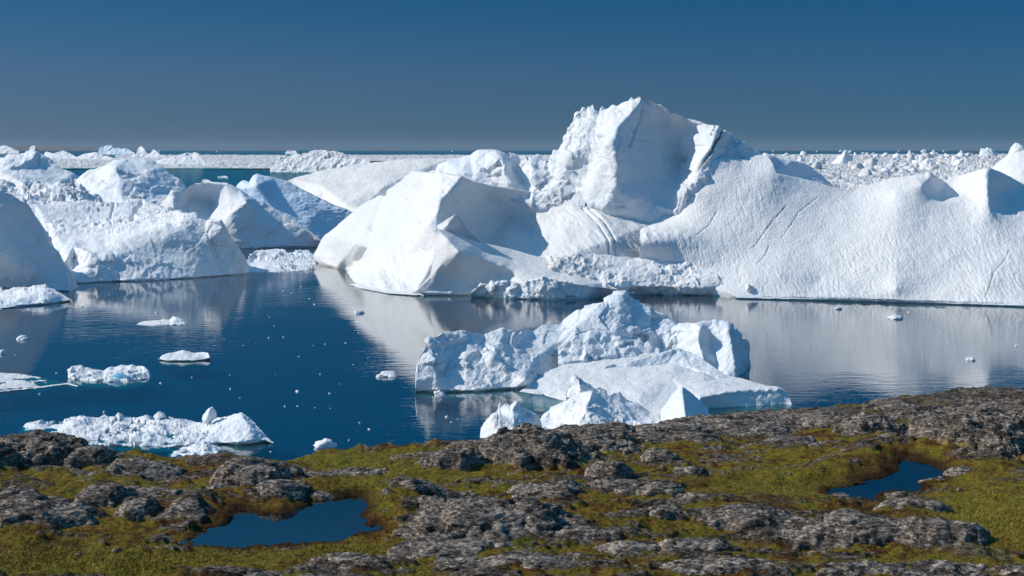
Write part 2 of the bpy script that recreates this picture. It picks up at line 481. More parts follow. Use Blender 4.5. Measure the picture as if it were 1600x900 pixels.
def relief(name, top, bot, pts=(), rough=1.0, noise=None, mat=None, parent=None, step=1.3, notch=0.0, grooves=(),
           back=1.3, seed=0.0, lam=0.02, tin=0.7, skirt=True, label=None, cat=None, group=None, foot=0.7, zscale=1.0):
    """top: crest polyline (px,py,D); bot: lower edge (px,py) on the water or (px,py,D); pts: polylines (px,py,D) on the face."""
    bot = [b if len(b) == 3 else (b[0], b[1], D_of(b[1])) for b in bot]
    x0 = max(top[0][0], bot[0][0]); x1 = min(top[-1][0], bot[-1][0])
    nc = max(8, int((x1 - x0) / step) + 1)
    u = np.linspace(x0, x1, nc)
    tx = np.interp(u, [t[0] for t in top], [t[1] for t in top])
    bx = np.interp(u, [b[0] for b in bot], [b[1] for b in bot])
    bD = np.interp(u, [b[0] for b in bot], [b[2] for b in bot])
    if notch:                                         # overhanging ice edge above a melt notch at the water
        lift = np.minimum(notch * FPX / bD, np.maximum(bx - tx, 0) * 0.5)
    else:
        lift = np.zeros_like(bx)
    bx2 = bx - lift
    bx2 = np.maximum(bx2, tx + 0.01)
    nr = max(8, int((bx2 - tx).max() / step) + 1)
    C = dens(top) + dens(bot)
    for pl in pts: C += dens(pl) if len(pl) > 1 else [np.array(pl[0], float)]
    C = np.array(C)
    key = np.round(C[:, :2], 0); _, ui = np.unique(key, axis=0, return_index=True); C = C[np.sort(ui)]
    ev = rbf_fit(C[:, :2], C[:, 2], lam)
    t = np.linspace(0, 1, nr)[:, None]
    PX = np.repeat(u[None], nr, 0); PY = tx[None] + (bx2 - tx)[None] * t
    Qs = np.stack([PX, PY], -1).reshape(-1, 2)
    D = ev(Qs)
    if tin > 0:
        D = D * (1 - tin) + tin * tin_fit([top, bot] + [list(pl) for pl in pts], ev)(Qs, D)
    D = D.reshape(nr, nc)
    for _ in range(2 if tin > 0.2 else 0):                                # soften the creases by a pixel or two
        D[1:-1, 1:-1] = 0.2 * (D[:-2, 1:-1] + D[2:, 1:-1] + D[1:-1, :-2] + D[1:-1, 2:] + D[1:-1, 1:-1])
    F = world_pt(PX, PY, D)
    # lee side
    nb = max(6, min(40, nr // 3))
    s = np.linspace(1, 0, nb, endpoint=False)[:, None]
    crest = F[0]
    zc = np.maximum(crest[:, 2], 0.0)[None]
    run = zc * back + 2.0
    B = np.stack([np.repeat(crest[None, :, 0], nb, 0), crest[None, :, 1] + run * s, zc * (1 - s) - 1.5 * s + (crest[None, :, 2] - zc) * (1 - s)], -1)
    rows = [B, F]
    low = F[-1]
    if foot is None and skirt:                                  # carry the lower edge on, down and behind what stands in front
        sc = bD / 300.0
        rows.append(np.stack([np.stack([low[:, 0] * (1 + kk * 0.6 * sc / low[:, 1]), low[:, 1] + kk * 0.6 * sc, low[:, 2] - kk * sc], -1) for kk in (1.0, 2.5, 6.0)]))
    if foot is not None:
        mid = np.array([low[:, 0], low[:, 1], low[:, 2]]).T
        def off(dy, z): return np.stack([low[:, 0] * (low[:, 1] + dy) / low[:, 1], low[:, 1] + dy, np.full(nc, z)], -1)
        ex = [off(0.8 if notch else 0.1, 0.12 if notch else -0.1), off(0.8 if notch else -0.1, -0.22), off(-foot * 0.5, -0.26 - 0.06 * foot), off(-foot, -0.30 - 0.13 * foot), off(9.0, -3.0)]
        rows.append(np.stack(ex))
    P = np.concatenate(rows, 0)
    N = grid_normals(P)
    sg = np.sign((N[nb + nr // 2, :, 1]).sum())
    N = N * (-sg if sg != 0 else 1)
    R, Cn = P.shape[:2]
    q = P.reshape(-1, 3) + np.array([seed * 13.1, seed * 7.7, seed * 3.3])
    amp = np.ones((R, Cn))
    e = np.clip((bx2 - tx) / 25.0, 0.12, 1)[None]           # thin ends keep their outline
    amp *= e
    if foot is not None: amp[-5:] *= np.array([0.5, 0.4, 0.4, 0.4, 0.2])[:, None]
    disp = np.zeros(len(q))
    patch = 0.25 + 1.25 * sstep(-0.35, 0.45, fbm(q / 24.0 + 50.0, 2)) if noise and len(q) > 3000 else 1.0
    for (kind, sc, a, *st) in (noise or []):
        st = np.array(st[0]) if (st and kind != 's') else (st[0] if st else np.ones(3))
        if kind == 's':                               # streaks running at an angle down the face
            an = math.radians(st[0]); lg = st[1]
            cx_, sz_ = math.cos(an), math.sin(an)
            al = (q[:, 0] * cx_ - q[:, 2] * sz_); ac = (q[:, 0] * sz_ + q[:, 2] * cx_)
            q2 = np.stack([al / (sc * lg), ac / sc, q[:, 1] / (sc * lg)], -1)
            disp += ridged(q2, 3) * a * rough * patch
            continue
        if kind == 'v':
            disp += facets((q + 0.35 * sc * np.stack([perlin(q / sc * 0.9), perlin(q / sc * 0.9 + 9), perlin(q / sc * 0.9 + 5)], -1)) * st / sc) * a * rough * patch
            continue
        f = fbm(q * st / sc, 4) if kind == 'f' else ridged(q * st / sc, 3) if kind == 'r' else -np.abs(perlin(q * st / sc)) * 2 + 0.5
        disp += f * a * rough
    disp = disp.reshape(R, Cn) * amp
    pxy = np.stack([PX, PY], -1).reshape(-1, 2)
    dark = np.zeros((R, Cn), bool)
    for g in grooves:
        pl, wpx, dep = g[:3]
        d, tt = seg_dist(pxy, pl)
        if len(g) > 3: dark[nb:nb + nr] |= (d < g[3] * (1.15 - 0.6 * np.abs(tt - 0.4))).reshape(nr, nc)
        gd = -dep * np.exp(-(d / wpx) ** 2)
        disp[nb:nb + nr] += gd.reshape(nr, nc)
    P = P + N * disp[..., None]
    o = mesh_obj(name, P.reshape(-1, 3), grid_faces(R, Cn)[:, ::-1] if sg < 0 else grid_faces(R, Cn), mat or ICE, parent)
    if dark.any():                                    # faces along the crack line take a darker grey
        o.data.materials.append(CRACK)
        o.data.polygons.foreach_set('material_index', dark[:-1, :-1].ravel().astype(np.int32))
    if label: tag(o, label, cat or 'iceberg', group)
    return o

NB = [('f', 16, 0.9), ('v', 6, 0.9), ('f', 2.2, 0.15), ('f', 0.8, 0.06)]         # big, crisp glacier ice
NS = [('f', 20, 0.7), ('f', 5, 0.18), ('f', 1.2, 0.06)]                            # smooth
NR = [('f', 9, 0.8), ('v', 3.4, 1.1), ('v', 1.5, 0.5), ('f', 0.6, 0.06)]          # rubbly
NF = [('f', 60, 3.0), ('r', 20, 1.4), ('f', 8, 0.8)]                               # far

# ------------------------------------------------------------------ the great iceberg
great = empty('iceberg', (60, 350, 0), 'huge white iceberg with a tall jagged summit, filling the middle and right', 'iceberg')

# left pyramid with its shaded right flank and the hollow beside it
relief('pyramid',
    top=[(484, 408, 454), (490, 398, 453), (507, 368, 450), (540, 343, 443), (563, 323, 436), (612, 293, 421), (646, 267, 408), (663, 270, 402), (690, 270, 386), (721, 276, 374),
         (740, 284, 380), (770, 291, 387), (830, 300, 391), (880, 304, 389), (930, 322, 384), (980, 340, 378), (1010, 352, 375)],
    bot=[(484, 408.5), (490, 410), (524, 419), (540, 420), (552, 443), (565, 450), (605, 458), (651, 461), (700, 425, 362), (760, 412, 370), (850, 425, 364), (950, 435, 362), (1010, 435, 362)],
    pts=[[(721, 276, 374), (707, 294, 369), (688, 314, 366), (684, 331, 364), (670, 352, 361), (684, 358, 359.5), (690, 385, 355), (670, 425, 353), (651, 455, 352.5)],
         [(560, 380, 412), (600, 360, 398)], [(600, 420, 377), (640, 400, 371)], [(640, 330, 396), (660, 300, 395)],
         [(735, 320, 383), (745, 350, 386), (765, 372, 386)], [(760, 310, 389), (800, 340, 394), (830, 360, 388), (857, 366, 378)], [(700, 350, 370), (720, 370, 376)],
         [(845, 315, 391), (838, 335, 388)], [(900, 322, 383), (935, 345, 374), (955, 375, 366)], [(870, 340, 383), (880, 370, 372), (890, 400, 364)], [(790, 390, 376), (830, 400, 369), (860, 410, 364)]],
    noise=[('f', 22, 0.35), ('s', 4, 0.22, (42, 5)), ('s', 1.3, 0.10, (42, 4)), ('f', 2.5, 0.10), ('f', 0.8, 0.05)], mat=SNOW, parent=great, notch=0.7, seed=1,
    grooves=[([(600, 300), (585, 338), (575, 365), (560, 400), (545, 420)], 4, 1.0), ([(577, 352), (583, 360), (574, 380), (555, 408)], 3, 1.3),
             ([(705, 290), (665, 330)], 1.3, 0.35),
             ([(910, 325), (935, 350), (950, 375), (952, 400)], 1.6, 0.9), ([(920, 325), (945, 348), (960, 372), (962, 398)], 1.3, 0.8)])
relief('spur',
    top=[(664, 357, 363), (684, 352, 360), (700, 342, 358.5), (713, 334, 358.5), (722, 345, 360), (735, 362, 362.5), (752, 378, 364), (770, 386, 365)],
    bot=[(664, 364, 362), (684, 368, 359), (713, 380, 360), (752, 394, 366), (770, 398, 367)],
    pts=[[(713, 334, 358), (700, 352, 357), (690, 362, 357.5)], [(730, 372, 363), (718, 360, 361)]],
    noise=NS, rough=0.5, mat=SNOW, parent=great, back=0.9, foot=None, seed=2)
relief('ramp',
    top=[(644, 459, 352), (660, 445, 352.2), (673, 430, 352.5), (680, 395, 353), (684, 357, 356), (713, 366, 359), (751, 380, 362), (800, 390, 363.5), (850, 404, 361), (900, 424, 357), (945, 443, 351), (965, 452, 346)],
    bot=[(644, 461), (700, 462.5), (768, 463), (830, 466), (900, 468), (965, 461)],
    pts=[[(684, 358, 355.5), (700, 375, 350), (717, 394, 346.2)], [(717, 394, 346.2), (740, 401, 350.5), (766, 410, 353), (800, 422, 353), (850, 436, 349), (900, 446, 344.5)],
         [(714, 399, 347), (695, 406, 349.3), (673, 433, 351.5), (651, 454, 351.8)], [(712, 404, 347.5), (690, 425, 351), (665, 455, 351.5)], [(740, 408, 352.5), (766, 417, 355.5), (800, 428, 355)],
         [(720, 430, 353), (700, 450, 352.5)], [(750, 440, 355), (780, 450, 352)], [(815, 440, 350)]],
    noise=[('f', 14, 0.15), ('s', 1.2, 0.08, (25, 6)), ('f', 1, 0.05)], mat=SNOW, parent=great, notch=0.7, seed=3, back=0.8)
relief('rubble_edge',
    top=[(735, 458, 345), (750, 446, 346), (765, 440, 346), (785, 442, 345), (800, 440, 345), (815, 443, 344), (830, 438, 343), (850, 432, 342), (865, 436, 342), (880, 440, 342), (905, 443, 342), (930, 448, 342), (960, 452, 343), (990, 457, 344)],
    bot=[(735, 464), (770, 465), (800, 468.5), (870, 469.5), (915, 468), (950, 463), (990, 462)],
    pts=[[(850, 434, 341.5), (862, 450, 340), (870, 465, 340.5)], [(765, 442, 345), (775, 455, 344)], [(810, 448, 344.5), (812, 460, 344)]],
    noise=[('f', 6, 0.8), ('v', 3, 1.0), ('v', 1.2, 0.4), ('f', 0.6, 0.06)], mat=ICE, parent=great, notch=0.8, seed=4)
relief('moraine_shelf',
    top=[(850, 408, 360), (870, 400, 359), (900, 396, 359), (950, 399, 360), (1000, 402, 360), (1050, 406, 359), (1100, 413, 358), (1150, 426, 354), (1200, 441, 349), (1235, 453, 346), (1290, 462, 344), (1340, 468, 341)],
    bot=[(850, 462), (930, 462), (1000, 460), (1100, 461.5), (1200, 464.5), (1290, 468.5), (1340, 470)],
    pts=[[(870, 412, 355), (950, 412, 356), (1020, 418, 355), (1080, 424, 354), (1150, 440, 350), (1210, 452, 346.5)], [(900, 445, 350), (1000, 447, 351), (1100, 450, 349.5)]],
    noise=NR, rough=0.8, mat=DIRTY, parent=great, notch=0.9, seed=5)
# dome between pyramid and summit
relief('dome',
    top=[(560, 340, 460), (620, 296, 445), (660, 272, 430), (685, 262, 420), (698, 252, 412), (720, 247, 410), (735, 242, 408), (747, 234, 406), (775, 233, 405), (790, 238, 404), (810, 243, 404), (825, 243, 404), (842, 246, 404), (865, 263, 398), (890, 284, 391), (914, 302, 385)],
    bot=[(560, 350, 440), (700, 290, 396), (760, 305, 392), (830, 318, 388), (914, 322, 383)],
    pts=[[(698, 255, 408), (720, 268, 398), (740, 280, 394)], [(775, 237, 400), (790, 260, 394), (800, 285, 390)], [(800, 252, 402), (806, 268, 402), (815, 285, 398)], [(830, 250, 399), (835, 275, 392), (840, 295, 391)], [(860, 275, 395), (872, 295, 388)]],
    noise=[('f', 14, 0.8), ('v', 7, 1.3), ('v', 2.6, 0.35), ('f', 0.8, 0.06)], mat=ICE, parent=great, foot=None, seed=6)
# the summit
relief('summit',
    top=[(852, 262, 400), (865, 243, 399), (878, 228, 398), (884, 212, 398), (893, 195, 397), (898, 187, 397), (903, 177, 397), (907, 179, 397), (912, 170, 397), (917, 172, 396.5), (922, 165, 396), (927, 162, 396), (931, 172, 395), (936, 177, 395), (941, 166, 395), (946, 172, 395), (951, 169, 394.5),
         (957, 164, 394), (964, 167, 393), (972, 162, 392), (983, 158, 391), (987, 151, 390), (992, 155, 390), (996, 151, 390), (1001, 147, 390), (1007, 149, 390), (1011, 158, 390), (1018, 155, 390), (1024, 162, 389.5), (1032, 163, 389), (1050, 175, 388), (1075, 186, 390), (1100, 193, 388), (1122, 196, 386), (1127, 203, 386),
         (1132, 205, 387), (1150, 214, 389), (1172, 229, 390), (1187, 239, 390), (1205, 248, 390)],
    bot=[(852, 300, 395), (890, 300, 390), (920, 318, 382), (955, 340, 378), (1000, 345, 378), (1058, 350, 378), (1100, 350, 379), (1205, 330, 384)],
    pts=[[(1000, 158, 388), (985, 178, 384), (965, 200, 380), (957, 225, 377), (966, 260, 376), (964, 290, 375.5), (945, 325, 377)],
         [(985, 258, 381), (982, 285, 379), (990, 310, 376), (978, 330, 376)],
         [(1010, 200, 391), (1012, 240, 390), (1015, 280, 386), (1020, 320, 380)], [(1040, 190, 394), (1060, 220, 397), (1068, 250, 396), (1062, 280, 391), (1047, 312, 382)],
         [(1122, 200, 384), (1110, 235, 380), (1088, 270, 376), (1065, 305, 374), (1058, 330, 374)], [(1078, 200, 393), (1086, 240, 387), (1078, 266, 386)],
         [(927, 168, 395), (905, 215, 391), (890, 245, 389), (880, 275, 390)], [(935, 190, 392), (922, 225, 388), (918, 255, 387.5), (914, 290, 385)], [(940, 230, 384), (930, 270, 383), (925, 300, 382)],
         [(1140, 225, 386), (1130, 250, 383), (1120, 280, 377)], [(1180, 243, 389), (1165, 260, 385)]],
    noise=[('f', 14, 0.8), ('v', 8, 0.9), ('v', 3, 0.3), ('s', 2.4, 0.26, (65, 3)), ('s', 1.2, 0.09, (75, 4)), ('f', 1.2, 0.07)], mat=ICE, parent=great, foot=None, seed=7,
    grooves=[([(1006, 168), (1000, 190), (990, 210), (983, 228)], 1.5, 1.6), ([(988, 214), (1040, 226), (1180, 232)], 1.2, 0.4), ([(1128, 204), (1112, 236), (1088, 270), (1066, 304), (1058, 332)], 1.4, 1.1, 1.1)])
# the long right slope
relief('slope',
    top=[(1000, 350, 380), (1058, 336, 375), (1064, 322, 375), (1090, 284, 377), (1114, 250, 379), (1130, 246, 381), (1165, 250, 383), (1187, 243, 384), (1200, 245, 383), (1208, 258, 379), (1212, 272, 376), (1250, 279, 378), (1296, 289, 377), (1306, 293, 376.5), (1336, 297, 376), (1360, 288, 376.5), (1390, 279, 376), (1420, 275, 374.5), (1445, 273, 373), (1452, 269, 373), (1462, 276, 376),
         (1475, 284, 380), (1490, 278, 379), (1520, 270, 375), (1543, 263, 372), (1556, 266, 374), (1575, 275, 380), (1600, 289, 386), (1640, 305, 386), (1700, 320, 370), (1800, 350, 360)],
    bot=[(1000, 420, 360), (1060, 430, 358), (1150, 466), (1250, 468), (1350, 470), (1450, 473), (1550, 477), (1600, 479), (1700, 482), (1800, 486)],
    pts=[[(1000, 360, 373), (1060, 352, 369), (1120, 352, 366.5)], [(960, 375, 361), (1010, 365, 360), (1060, 366, 361), (1110, 376, 361.5), (1170, 385, 360), (1230, 390, 358)], [(1000, 395, 359), (1060, 400, 358), (1130, 410, 356)],
         [(1090, 305, 373.5), (1120, 330, 370)], [(1130, 270, 377), (1165, 285, 374.5), (1205, 282, 374)], [(1210, 330, 368)], [(1300, 330, 368), (1290, 390, 356), (1280, 440, 347.5)], [(1170, 430, 350), (1220, 430, 348)],
         [(1455, 276, 371), (1440, 290, 367.5), (1400, 304, 366.5)], [(1447, 318, 364), (1470, 322, 364), (1500, 316, 367), (1512, 308, 371)], [(1470, 298, 376), (1490, 300, 376)],
         [(1543, 268, 369.5), (1543, 300, 363), (1545, 332, 357)], [(1570, 300, 376), (1580, 318, 371), (1600, 320, 370)], [(1520, 300, 371)], [(1400, 340, 359), (1400, 400, 347.5), (1400, 450, 337.5)], [(1500, 350, 355.5), (1520, 400, 344.5), (1540, 450, 333.5)], [(1620, 350, 355), (1650, 420, 339)]],
    noise=[('f', 22, 0.5), ('f', 6, 0.12), ('s', 1.1, 0.075, (82, 4)), ('f', 0.9, 0.04, (1.3, 1.3, 0.5))], mat=RIPPLED, parent=great, notch=0.5, seed=9, tin=0.12,
    grooves=[([(1228, 322), (1206, 348), (1178, 386)], 0.8, 0.3), ([(1278, 308), (1249, 330), (1236, 352), (1222, 372)], 0.8, 0.22), ([(1202, 384), (1196, 398), (1184, 411)], 0.8, 0.35), ([(1577, 393), (1569, 409), (1552, 428), (1546, 450), (1540, 464)], 0.8, 0.3), ([(1120, 330), (1108, 352), (1090, 366)], 0.8, 0.25)])
_r = random.Random(3)
_ft = [(px, 465.5 + (px - 1150) * 0.0285 - 2.2 - 3.6 * _r.random() ** 2, 0) for px in range(1150, 1760, 9)]
_ft = [(a, b, D_of(466 + (a - 1150) * 0.0285) - 1.0) for a, b, _ in _ft]
relief('ice_foot', top=_ft, bot=[(1150, 467.5), (1350, 471.5), (1550, 478.5), (1600, 480.5), (1760, 485)], noise=[('f', 5, 0.4), ('v', 1.8, 0.6), ('f', 0.6, 0.08)], mat=ICE, parent=great, notch=0.45, seed=44, back=1.0)
relief('ice_foot', top=[(548, 444, 377), (560, 443, 374), (580, 447, 368), (600, 450, 362), (620, 452, 358), (640, 454, 355), (655, 458, 352), (662, 461, 350)],
    bot=[(548, 447), (565, 453), (605, 461), (650, 464), (662, 463)], pts=[[(560, 447, 371), (600, 454, 359), (640, 457, 353)]], noise=[('f', 5, 0.3), ('v', 1.8, 0.4)], mat=SNOW, parent=great, notch=0.5, seed=45, back=1.0)
relief('back_shoulder',
    top=[(1175, 262, 388), (1195, 240, 388), (1215, 247, 389), (1240, 251, 390), (1262, 258, 391), (1285, 273, 391), (1305, 292, 390), (1315, 298, 390)],
    bot=[(1175, 285, 384), (1240, 292, 384), (1315, 300, 388)], pts=[[(1200, 250, 382), (1205, 270, 381)], [(1250, 275, 388)]],
    noise=NS, mat=ICE, parent=great, foot=None, seed=10)

# ------------------------------------------------------------------ other bergs of the middle distance
relief('iceberg', top=[(1500, 300, 480), (1530, 280, 478), (1552, 258, 475), (1572, 243, 474), (1590, 236, 472), (1610, 230, 472), (1660, 222, 472), (1720, 250, 470), (1760, 330, 465)],
    bot=[(1500, 330, 440), (1600, 340, 436), (1760, 345, 436)], noise=NS, mat=SNOW, seed=11, foot=None, label='smooth white ice dome behind the rippled slope, cut by the right edge')

relief('iceberg', top=[(-160, 310, 355), (-60, 296, 360), (0, 297, 362), (18, 302, 363), (32, 312, 364), (45, 318, 365), (55, 335, 366), (65, 360, 366), (75, 385, 366), (90, 392, 366), (100, 410, 365), (106, 440, 362), (108, 455, 361)],
    bot=[(-160, 460), (0, 456), (60, 455), (108, 456)], pts=[[(0, 340, 359), (10, 400, 358)], [(50, 380, 365), (70, 430, 363)]],
    noise=[('f', 14, 0.6), ('v', 7, 1.0), ('v', 2.5, 0.3), ('f', 0.8, 0.06)], mat=ICE, seed=12, label='steep blue shaded ice cliff cut by the left edge of the view', notch=0.4)
relief('iceberg',
    top=[(55, 318, 470), (75, 324, 470), (110, 318, 480), (150, 318, 490), (190, 316, 495), (225, 313, 498), (240, 318, 490), (255, 327, 470), (275, 333, 450), (300, 336, 425), (322, 346, 415), (345, 344, 410), (352, 355, 411), (362, 372, 412), (374, 388, 413), (382, 405, 413), (388, 427, 413)],
    bot=[(55, 445), (110, 444), (160, 441), (200, 440), (250, 438), (300, 435), (350, 431), (388, 428.5)],
    pts=[[(75, 350, 440), (100, 385, 405), (108, 400, 394)], [(115, 385, 402), (135, 398, 394), (150, 402, 392), (160, 385, 400), (185, 376, 404), (215, 368, 407), (240, 358, 410), (260, 350, 412), (285, 342, 414)],
         [(140, 395, 393), (142, 412, 389)], [(150, 418, 389), (200, 400, 397), (250, 390, 403), (320, 380, 409)], [(120, 350, 445), (180, 340, 460)], [(115, 405, 400), (112, 425, 392)]],
    noise=[('f', 12, 0.6), ('v', 7, 0.7), ('s', 4, 0.25, (60, 2.5)), ('s', 1.5, 0.10, (65, 3)), ('f', 1.5, 0.08), ('f', 0.7, 0.06)], mat=CLIFF, seed=13, notch=0.3,
    grooves=[([(222, 318), (212, 328), (205, 345)], 2, 2.0), ([(178, 320), (172, 342)], 1.3, 1.0)], label='flat topped iceberg with a long pale cliff and a dirty crevasse on top')
relief('iceberg',
    top=[(240, 330, 540), (262, 305, 535), (268, 297, 533), (285, 299, 533), (300, 288, 533), (325, 285, 532), (355, 287, 530), (375, 296, 530), (400, 312, 530), (440, 333, 528), (480, 358, 524), (498, 372, 521), (505, 378, 520)],
    bot=[(240, 392), (300, 390), (380, 388.5), (440, 388), (498, 386), (505, 385.5)],
    pts=[[(268, 300, 530), (270, 330, 525)], [(300, 310, 540), (330, 320, 540)], [(385, 315, 519), (360, 335, 519), (345, 355, 520)], [(400, 330, 524), (420, 360, 522)]],
    noise=[('f', 18, 0.9), ('v', 8, 0.9), ('v', 3, 0.3), ('f', 1, 0.08)], mat=ICE, seed=14, notch=0.3, tin=0.4, label='pale blue wedge shaped iceberg behind the end of the long cliff')
relief('iceberg',
    top=[(360, 300, 610), (374, 287, 606), (380, 283, 605), (390, 285, 605), (396, 275, 604), (402, 272, 604), (412, 275, 604), (430, 278, 604), (450, 284, 604), (480, 297, 602), (510, 313, 600), (540, 326, 598), (552, 332, 597), (556, 336, 597)],
    bot=[(360, 375), (460, 372), (556, 368)], pts=[[(400, 290, 590), (430, 330, 590)], [(500, 330, 596)]],
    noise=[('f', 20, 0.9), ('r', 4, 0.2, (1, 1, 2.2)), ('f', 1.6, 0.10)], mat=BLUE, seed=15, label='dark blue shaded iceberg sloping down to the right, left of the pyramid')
relief('iceberg',
    top=[(430, 290, 700), (460, 278, 705), (500, 268, 710), (540, 261, 712), (600, 253, 712), (640, 249, 710), (700, 248, 705), (740, 247, 700), (790, 270, 690)],
    bot=[(430, 372, 650), (540, 375, 632), (600, 375, 625), (790, 372, 620)], pts=[[(500, 290, 680), (540, 320, 640), (560, 330, 632)], [(600, 290, 660)]],
    noise=[('f', 30, 0.8), ('f', 8, 0.3), ('r', 2.5, 0.12)], mat=PALE, seed=16, label='low smooth beige dusted ice back left of the great iceberg')
relief('iceberg',
    top=[(116, 283, 640), (125, 276, 640), (140, 270, 640), (160, 259, 640), (180, 252, 640), (200, 249, 640), (225, 248, 640), (240, 252, 640), (255, 262, 638), (275, 280, 634), (290, 293, 630), (310, 310, 628)],
    bot=[(116, 370), (200, 376), (310, 376)], pts=[[(150, 290, 620), (185, 300, 605), (195, 320, 595)], [(180, 262, 622), (190, 285, 612), (190, 310, 600)], [(230, 280, 622), (260, 300, 620)]],
    noise=[('f', 18, 0.8), ('v', 8, 1.0), ('s', 5, 0.35, (-30, 2.5)), ('f', 3, 0.2), ('f', 1.2, 0.08)], mat=ICE, seed=17, label='rounded white ice dome standing behind the flat topped iceberg')
relief('iceberg',
    top=[(-160, 262, 720), (-60, 262, 720), (0, 246, 720), (20, 241, 720), (35, 239, 720), (50, 235, 720), (62, 238, 720), (75, 246, 718), (95, 262, 714), (115, 272, 712), (124, 276, 712)],
    bot=[(-160, 352), (0, 358), (60, 358), (124, 352)], pts=[[(10, 250, 705), (50, 248, 705)], [(55, 240, 712), (60, 260, 708), (90, 272, 706)], [(40, 285, 660), (0, 270, 680), (80, 290, 665)]],
    noise=[('f', 18, 1.0), ('v', 8, 1.2), ('f', 3, 0.25)], mat=ICE, seed=18, label='blue flanked ice ridge behind the rubble at the far left')
relief('iceberg',
    top=[(-160, 285, 560), (-40, 282, 560), (0, 279, 556), (20, 290, 552), (30, 284, 552), (45, 288, 550), (60, 282, 550), (75, 290, 548), (92, 286, 548), (105, 282, 548), (114, 277, 548), (120, 290, 546), (128, 296, 545), (140, 304, 540), (155, 314, 535), (170, 318, 532), (200, 322, 530)],
    bot=[(-160, 395, 420), (0, 365, 440), (100, 350, 460), (200, 345, 470)], pts=[[(0, 300, 530), (40, 310, 515), (80, 318, 505), (130, 322, 505)], [(20, 330, 480), (60, 340, 465)]],
    noise=[('f', 12, 1.0), ('v', 9, 1.7), ('v', 3.5, 0.8), ('v', 1.6, 0.3), ('f', 1, 0.08)], mat=CLIFF, seed=19, label='field of tumbled ice rubble above the blue cliff on the left', foot=None)

# ------------------------------------------------------------------ the near berg
near = empty('iceberg', (20, 212, 0), 'low iceberg with shaded ridge and white apron, nearest the rocky shore', 'iceberg')
relief('ridge',
    top=[(649, 611, 210), (650, 595, 211), (653, 570, 213), (660, 545, 215), (670, 527, 217), (685, 521, 219), (705, 519, 221), (732, 517, 224), (745, 521, 226), (757, 527, 227), (770, 521, 228), (785, 514, 229), (805, 515, 230), (820, 513, 231), (833, 518, 233), (848, 507, 235), (880, 500, 238), (900, 489, 239), (940, 468, 241), (963, 457, 242), (976, 455, 242), (984, 459, 242), (990, 468, 242), (1002, 476, 242), (1030, 492, 241), (1056, 504, 240), (1065, 513, 239), (1090, 536, 237), (1110, 560, 234), (1135, 584, 230)],
    bot=[(649, 611.5), (655, 612.5), (700, 614), (750, 613), (800, 609), (830, 604), (850, 590, 224), (900, 574, 231), (945, 562, 234), (1000, 560, 235), (1060, 568, 233), (1110, 590, 229), (1135, 598, 227)],
    pts=[[(672, 535, 215.5), (680, 560, 213), (682, 590, 211), (684, 612, 210)], [(735, 530, 222), (755, 550, 221), (762, 575, 217)], [(700, 570, 217), (720, 580, 215)], [(785, 525, 227), (800, 545, 226), (830, 565, 224)], [(770, 560, 217), (800, 580, 216), (820, 595, 212)], [(935, 480, 236), (900, 510, 233), (870, 535, 230)], [(970, 470, 238), (985, 500, 236), (1000, 525, 234)], [(1040, 520, 236), (1070, 545, 233)], [(920, 530, 231), (960, 520, 232)]],
    noise=[('f', 7, 0.4), ('v', 4.5, 0.8), ('v', 1.6, 0.16), ('s', 1.2, 0.06, (-35, 2.2)), ('f', 0.5, 0.05)], mat=ICE, parent=near, notch=0.35, seed=21, foot=2.0)
relief('block',
    top=[(1050, 512, 236), (1062, 506, 235), (1080, 505, 234), (1100, 504, 234), (1128, 505, 234), (1138, 509, 234), (1143, 515, 234), (1148, 514, 235), (1158, 528, 236), (1168, 541, 238), (1171, 556, 238), (1172, 575, 237), (1173, 582, 237)],
    bot=[(1050, 545, 234), (1090, 585, 227), (1130, 592, 224), (1150, 590, 224), (1173, 584)],
    pts=[[(1095, 512, 229), (1090, 530, 229), (1100, 560, 226)], [(1110, 515, 232), (1112, 540, 231), (1120, 565, 228)], [(1140, 515, 229), (1146, 540, 227), (1150, 575, 225)]],
    noise=[('f', 6, 0.5), ('v', 3, 0.7), ('s', 2.0, 0.18, (80, 2.5)), ('f', 0.8, 0.1)], mat=ICE, parent=near, seed=22)
relief('apron',
    top=[(812, 611, 212), (830, 600, 216), (850, 581, 222), (900, 562, 228), (945, 551, 231), (1000, 548, 232), (1060, 556, 230), (1100, 570, 226), (1130, 585, 222), (1160, 590, 218), (1185, 600, 211), (1215, 604, 206), (1226, 610, 204), (1234, 622, 202), (1238, 633, 201)],
    bot=[(812, 612), (850, 617), (885, 627), (905, 645), (1000, 664), (1085, 660), (1100, 658, 197.5), (1180, 645, 199.5), (1225, 638, 201), (1238, 633.5)],
    pts=[[(840, 607, 213.5), (880, 618, 206), (890, 622, 204)], [(880, 590, 217), (950, 600, 211), (1000, 612, 203)], [(1000, 575, 222), (1050, 590, 213)], [(1095, 620, 196.5), (1130, 613, 199), (1170, 609, 201), (1215, 608, 202)], [(1097, 628, 197), (1130, 621, 199), (1170, 617, 201), (1215, 614, 202)], [(1100, 600, 206), (1150, 600, 208)]],
    noise=[('f', 9, 0.25), ('f', 2, 0.10), ('f', 0.7, 0.04)], mat=SNOW, parent=near, notch=0.0, seed=23, foot=8)
relief('ledge',
    top=[(944, 577, 221), (948, 572, 222), (958, 569, 222.5), (965, 573, 223), (985, 566, 223), (1005, 560, 224), (1040, 551, 226), (1060, 545, 228), (1075, 549, 228), (1090, 556, 226), (1110, 570, 223), (1132, 585, 219), (1140, 590, 218)],
    bot=[(944, 581, 221.5), (970, 582, 222), (1005, 578, 222.5), (1040, 572, 223.5), (1080, 577, 221), (1110, 588, 217), (1140, 597, 215)],
    noise=[('f', 4, 0.25), ('r', 1.5, 0.14)], mat=ICE, parent=near, foot=None, back=1.5, seed=24)
